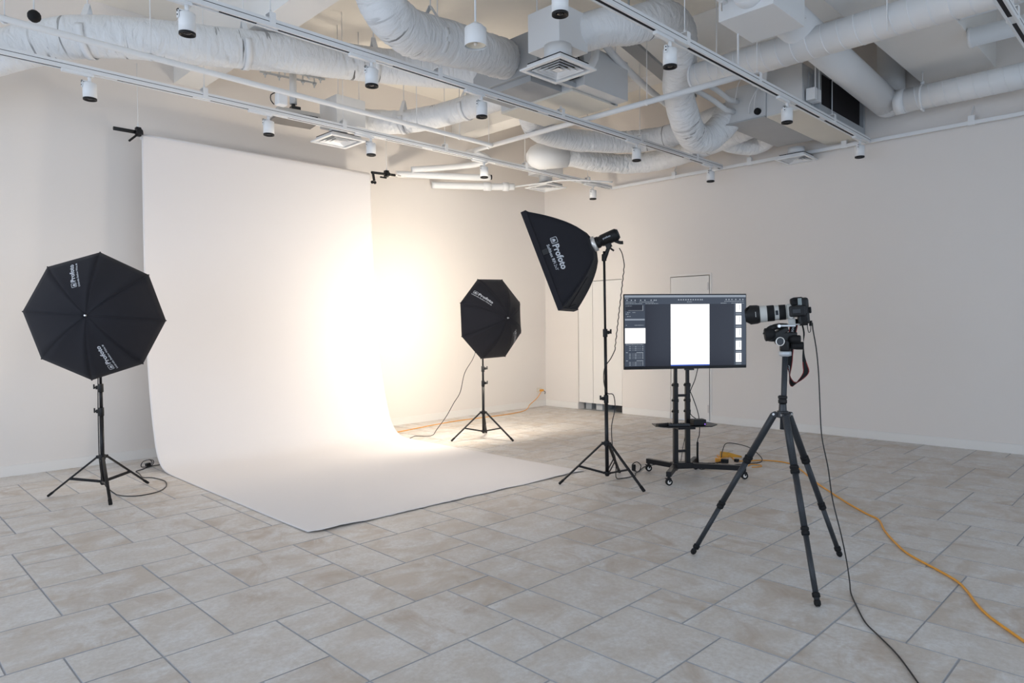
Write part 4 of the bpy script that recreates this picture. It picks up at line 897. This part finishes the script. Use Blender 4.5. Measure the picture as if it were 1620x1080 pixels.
# square ceiling vents
def diffuser(cx, cy, z, s, label, neck_r, ztop, neck=True):
    t = Thing('ceiling_vent', label, 'vent', (cx, cy, z), 'square white ceiling vents')
    def ringf(b, h0, z0, h1, z1):
        n = len(b.v)
        for h, zz in ((h0, z0), (h1, z1)): b.v += [V((cx-h, cy-h, zz)), V((cx+h, cy-h, zz)), V((cx+h, cy+h, zz)), V((cx-h, cy+h, zz))]
        for k in range(4): b.face((n+k, n+(k+1) % 4, n+4+(k+1) % 4, n+4+k))
    h = s/2; b = MB(); ringf(b, h, z+.012, h, z); ringf(b, h, z, h*.84, z); ringf(b, h*.84, z, h*.80, z+.05)
    t.part('frame', b, whitem, solid=.003)
    for k, q in enumerate((.68, .50, .32)):
        b = MB(); ringf(b, h*q, z+.001, h*(q-.15), z+.036); t.part('louvre', b, whitem, solid=.003)
    b = MB(); n = len(b.v); q = h*.17; b.v += [V((cx-q, cy-q, z+.004)), V((cx+q, cy-q, z+.004)), V((cx+q, cy+q, z+.004)), V((cx-q, cy+q, z+.004)), V((cx, cy, z+.03))]
    for k in range(4): b.face((k, (k+1) % 4, 4))
    b.face((3, 2, 1, 0)); t.part('centre_pyramid', b, whitem)
    t.part('backing', MB().bb((cx-h*.80, cy-h*.80, z+.055), (cx+h*.80, cy+h*.80, z+.06)), darkm)
    if neck: t.part('neck', MB().prof((cx, cy, z+.06), (0, 0, 1), [(0, neck_r), (ztop-z-.06, neck_r), ], 34).prof((cx, cy, z+.06), (0, 0, 1), [(0, neck_r*1.06), (.02, neck_r)], 34), WHT)
    return t
diffuser(4.325, 3.77, 3.50, .45, 'large square ceiling vent under the white duct box, top centre', .115, 3.70)
diffuser(4.155, 6.93, 3.50, .45, 'square ceiling vent hanging above the paper roll', .10, 3.66)
diffuser(7.86, 7.12, 3.50, .45, 'square ceiling vent hanging in the room corner', .10, 3.70)
diffuser(8.61, 3.58, 3.43, .38, 'square ceiling vent just below the rail of the right wall', .10, 3.58)
def vbox(lo, hi, label, name='vent_box', m=None, strip=None):
    t = Thing(name, label, 'duct box', lo); t.part('box', MB().bb(lo, hi), m or WHT, bevel=.004)
    return t
t = vbox((4.25, 3.69, 3.70), (4.62, 4.04, 4.02), 'white sheet metal box above the large square vent'); t.part('duct_spigot', MB().prof((4.60, 3.86, 3.87), (1, -.5, .1), [(0, .13), (.06, .13)], 30), whitem)
t = vbox((4.03, 6.75, 3.66), (4.40, 7.12, 3.97), 'white sheet metal box over the vent above the paper roll')
for x in (4.08, 4.35): t.part('hanger_rod', MB().cyl((x, 6.80, 3.97), (x, 6.80, ZC), .0042, seg=8), WHT)
t = vbox((7.68, 6.94, 3.70), (8.06, 7.32, 4.0), 'small white box over the vent in the room corner')
t = vbox((4.98, 2.24, 3.75), (5.55, 2.68, 4.03), 'white sheet metal box hanging near the top edge above the spiral duct')
t.part('collar', MB().prof((4.99, 2.42, 3.90), (-1, 0, 0), [(0, .125), (.03, .125), (.10, .11)], 34), whitem)
for (x, y) in ((5.62, 2.30), (4.92, 2.62)):
    t.part('hanger_rod', MB().cyl((x, y, 3.80), (x, y, ZC if y > 2.24 else 4.1), .007, seg=8), steel); t.part('hanger_bracket', MB().bb((x-.07, y-.02, 3.87), (x+.06, y+.02, 3.885)).cyl((x, y, 3.86), (x, y, 3.90), .014, seg=6), WHT)
t.part('drain_hose', MB().tube([(5.28, 2.67, 3.76), (5.34, 2.70, 3.70), (5.42, 2.74, 3.62), (5.46, 2.76, 3.55)], .008, 8, step=.03), WHT)

# air units
t = Thing('air_unit', 'ceiling air unit with a grey casing and white side panel, top centre', 'air conditioner', (5.1, 4.6, 3.65), 'ceiling air units')
t.part('casing', MB().bb((4.62, 4.28, 3.72), (5.10, 5.15, 4.10)), unitg, bevel=.004, label='dark grey insulated casing')
t.part('side_panel', MB().bb((5.10, 4.12, 3.66), (5.80, 4.26, 4.05)).bb((5.70, 4.262, 3.645), (5.82, 4.36, 3.98)), unitm, bevel=.003)
t.part('underside_panel', MB().bb((5.10, 4.262, 3.638), (5.78, 5.25, 3.66)), unitc, bevel=.003); t.part('body', MB().bb((5.10, 4.262, 3.66), (5.698, 5.25, 4.02)), unitm, bevel=.003)
t.part('lower_lip', MB().bb((4.66, 4.40, 3.66), (5.10, 5.10, 3.72)), unitg, bevel=.003)
t.part('rail', MB().bb((4.50, 4.22, 3.655), (5.10, 4.27, 3.70)), galv, bevel=.002)
t.part('valve_block', MB().bb((4.86, 4.14, 3.72), (5.06, 4.27, 3.98)), darkm, bevel=.01)
for k in range(4): t.part('valve', MB().cyl((4.90+.04*k, 4.10, 3.76+.05*(k % 3)), (4.90+.04*k, 4.16, 3.76+.05*(k % 3)), .014, seg=12), galv)
t.part('outlet_collar', MB().cyl((4.66, 4.70, 3.93), (4.58, 4.66, 3.92), .17, seg=34).cyl((4.80, 5.14, 3.95), (4.76, 5.2, 3.96), .15, seg=30), unitg)
for (x, y) in ((4.7, 4.35), (5.7, 4.2), (5.7, 5.15)): t.part('hanger_rod', MB().cyl((x, y, 4.0), (x, y, ZC), .006, seg=8), WHT)
pipe('refrigerant_pipe', [(4.72, 4.02, 3.70), (4.95, 3.98, 3.73), (5.08, 3.98, 3.86), (5.14, 4.02, 4.05), (5.16, 4.1, 4.3)], .038, 'fat white insulated pipe bending up behind the large square vent', group='white insulated coolant pipes')
pipe('refrigerant_pipe', [(5.10, 3.98, 4.10), (5.60, 4.10, 4.02), (6.30, 4.25, 3.96), (7.05, 4.40, 3.93)], .035, 'white insulated pipe running right from the first air unit', group='white insulated coolant pipes')
t = Thing('cable_tray', 'grey cable tray running between the two air units below the slab', 'cable tray', (5.2, 3.9, 4.2))
t.part('tray', MB().bar((5.15, 3.95, 4.22), (7.4, 4.35, 4.12), .16, .03), unitg, bevel=.003)
for q in (-.05, -.02, .02, .05): t.part('cable', MB().tube([(5.15, 3.95+q, 4.245), (6.2, 4.13+q, 4.20), (7.4, 4.35+q, 4.145)], .012, 8), cordm if q == .02 else unitm)
for x in (5.3, 5.55): t.part('hanger_rod', MB().cyl((x, 3.93, 4.2), (x, 3.93, ZC), .01, seg=8), galv)

t = Thing('air_unit', 'ceiling air unit with a dark open grille beside the right wall', 'air conditioner', (7.8, 3.2, 3.6), 'ceiling air units')
t.part('casing', MB().bb((7.10, 3.28, 3.60), (8.40, 3.74, 3.98)), unitm, bevel=.003)
t.part('underside_board', MB().bb((7.08, 3.28, 3.585), (8.42, 3.74, 3.60)), unitg, bevel=.002)
bd = t.part('fan_section', MB().bb((7.12, 2.90, 3.60), (8.80, 3.278, 4.06)), unitm, bevel=.003)
t.part('underside_board', MB().bb((7.12, 2.86, 3.585), (8.80, 3.278, 3.60)), unitc, bevel=.002)
b = MB(); b.bb((7.42, 2.84, 3.585), (8.80, 2.90, 3.70)); b.bb((7.42, 2.84, 4.055), (8.80, 2.90, 4.08)); b.bb((7.42, 2.84, 3.70), (7.47, 2.90, 4.055)); b.bb((8.75, 2.84, 3.70), (8.80, 2.90, 4.055)); t.part('grille_frame', b, galv, bevel=.002)
t.part('dark_opening', MB().bb((7.47, 2.885, 3.70), (8.75, 2.90, 4.055)), darkm); t.part('centre_rib', MB().bb((7.83, 2.87, 3.70), (7.84, 2.885, 4.055)), greyd)
for x in (7.28, 7.36): t.part('casing_joint', MB().bb((x-.012, 2.885, 3.60), (x+.012, 2.90, 4.0)), galv)
t.part('fan_port', MB().cyl((7.10, 3.36, 3.66), (7.07, 3.36, 3.66), .035, seg=20).cyl((7.07, 3.36, 3.66), (7.06, 3.36, 3.66), .018, seg=16), rubber)
for (x, y) in ((7.30, 2.80), (7.20, 2.80)): t.part('hanger_rod', MB().cyl((x, y, 3.75), (x, y, ZC), .008, seg=8), WHT); t.part('hanger_plate', MB().bb((x-.035, y-.01, 3.68), (x+.035, y+.08, 3.80)), whitem, bevel=.003)
for k, (z, dy) in enumerate(((3.84, 3.62), (3.74, 3.66))): pipe('refrigerant_pipe', [(7.10, dy-.02, z-.02), (6.96, dy, z-.02), (6.80, dy+.05, z+.05), (6.55, dy+.14, z+.13), (6.3, dy+.22, z+.15)], .028, 'white insulated pipe entering the right air unit, the %s one of the pair' % ('upper' if k == 0 else 'lower'), group='white insulated coolant pipes')
pipe('drain_pipe', [(7.10, 3.30, 3.90), (6.98, 3.25, 3.92), (6.85, 3.18, 3.98), (6.75, 3.10, 4.1)], .035, 'short white bent pipe above the right air unit', group='white insulated coolant pipes')
t = Thing('hanging_wires', 'loose white wires looping beside the right air unit', 'wires', (7.0, 3.4, 3.9))
for P_ in ([(7.09, 3.40, 3.68), (7.02, 3.36, 3.78), (7.05, 3.34, 3.90), (7.09, 3.31, 3.93)], [(7.09, 3.46, 3.66), (7.03, 3.42, 3.74), (7.04, 3.36, 3.86), (7.09, 3.33, 3.90)], [(6.95, 3.55, 3.78), (6.93, 3.50, 3.95), (6.90, 3.42, 4.0), (6.80, 3.30, 3.98)]): t.part('wire', MB().tube(P_, .005, 6, step=.02), WHT)

# pendant lamp, projector, detector
t = Thing('pendant_lamp', 'white drum pendant lamp hanging on a rod at the top centre', 'pendant lamp', (3.48, 3.85, 3.5))
pc = V((3.12, 3.45, 0)); pz = 3.272
t.part('lamp_shade', MB().prof((pc.x, pc.y, pz), (0, 0, 1), [(0, .072), (.002, .074), (.115, .074), (.118, .070)], 36, caps=False).prof((pc.x, pc.y, pz+.116), (0, 0, 1), [(0, .071), (.012, .066), (.04, .02), (.045, .008)], 6), WHT)
t.part('reflector', MB().prof((pc.x, pc.y, pz+.012), (0, 0, 1), [(0, .070), (.02, .03), (.021, .001)], 36, caps=False), mat('ivory_reflector', (.80, .74, .62), .3), label='ivory reflector')
t.part('bulb', MB().ball((pc.x, pc.y, pz+.018), .014), silver); t.part('rod', MB().cyl((pc.x, pc.y, pz+.15), (pc.x, pc.y, ZC), .007, seg=10), WHT)
PJ = V((3.62, 6.93, 3.62)); RJ = rot(-8)
t = Thing('projector', 'slim grey projector with a dark underside hanging over the paper', 'projector', PJ)
b = MB(); b.box(PJ+V((0, 0, .05)), (.46, .32, .075), RJ); t.part('housing', b, beige, bevel=.008)
t.part('underside', MB().box(PJ+V((0, 0, .002)), (.47, .33, .022), RJ), brownm, bevel=.004)
t.part('top_cover', MB().box(PJ+V((.0, .03, .10)), (.40, .20, .022), RJ), greyd, bevel=.006)
t.part('intake_slot', MB().box(PJ+RJ @ V((0.05, -.161, .035)), (.30, .004, .016), RJ), darkm); t.part('power_light', MB().box(PJ+RJ @ V((.0, -.164, .036)), (.04, .003, .004), RJ), redm, label='small red marking')
t.part('mount_bracket', MB().box(PJ+V((.02, .02, .14)), (.10, .08, .05), RJ).cyl(PJ+V((0, .02, .15)), PJ+V((0, .02, .20)), .02), greyd, bevel=.004)
t.part('mount_pole', MB().cyl(PJ+V((0, .02, .19)), PJ+V((0, .02, .52)), .038, seg=24), WHT)
b = MB(); 
for q in (-.09, .09): b.box(PJ+V((0, .02+q, .50)), (.62, .022, .016), RJ)
t.part('mount_rails', b, galv)
for sx_ in (-.27, -.12, .14, .27):
    for q in (-.09, .09): t.part('hanger_rod', MB().cyl(PJ+RJ @ V((sx_, .02+q, .45)), PJ+RJ @ V((sx_, .02+q, 1.12 if False else .58)), .007, seg=8).cyl(PJ+RJ @ V((sx_, .02+q, .48)), PJ+RJ @ V((sx_, .02+q, .49)), .02, seg=10), galv)
t = Thing('ceiling_speaker', 'small dark round fitting above the duct at the top left', 'ceiling fitting', (1.12, 6.07, 3.7))
t.part('dome', MB().ball((1.125, 6.07, 3.70), .045), rubber); t.part('stem', MB().cyl((1.125, 6.07, 3.72), (1.125, 6.07, ZC), .006, seg=8), WHT)
# white pipework by the corner
pipe('drain_pipe', [(5.75, 7.70, 3.56), (6.3, 7.45, 3.64), (6.55, 7.2, 3.68), (6.50, 6.95, 3.70), (6.2, 6.9, 3.72)], .04, 'white bent pipe nearest the back wall by the corner', group='white pipework near the corner')
pipe('drain_pipe', [(5.60, 7.85, 3.50), (6.6, 7.40, 3.53), (6.85, 7.30, 3.55)], .045, 'white pipe with a dark open end below the corner pipework', group='white pipework near the corner')
single('pipe_opening', MB().cyl((6.85, 7.30, 3.55), (6.875, 7.29, 3.551), .036, seg=20), darkm, 'dark open mouth of the white pipe by the corner', 'pipe end', (6.86, 7.3, 3.55))
pipe('drain_pipe', [(6.3, 7.95, 3.46), (7.1, 7.45, 3.47), (7.35, 7.3, 3.48)], .05, 'lowest white pipe running towards the corner vent', group='white pipework near the corner', collars=[((6.95, 7.545, 3.468), (7.05, 7.485, 3.469)), ((7.2, 7.39, 3.475), (7.28, 7.345, 3.477))])
pipe('conduit', [(7.35, 7.3, 3.48), (7.6, 7.0, 3.52), (7.5, 6.4, 3.46), (8.05, 6.0, 3.45)], .012, 'thin white conduit leading to the corner spotlight', group='white pipework near the corner')
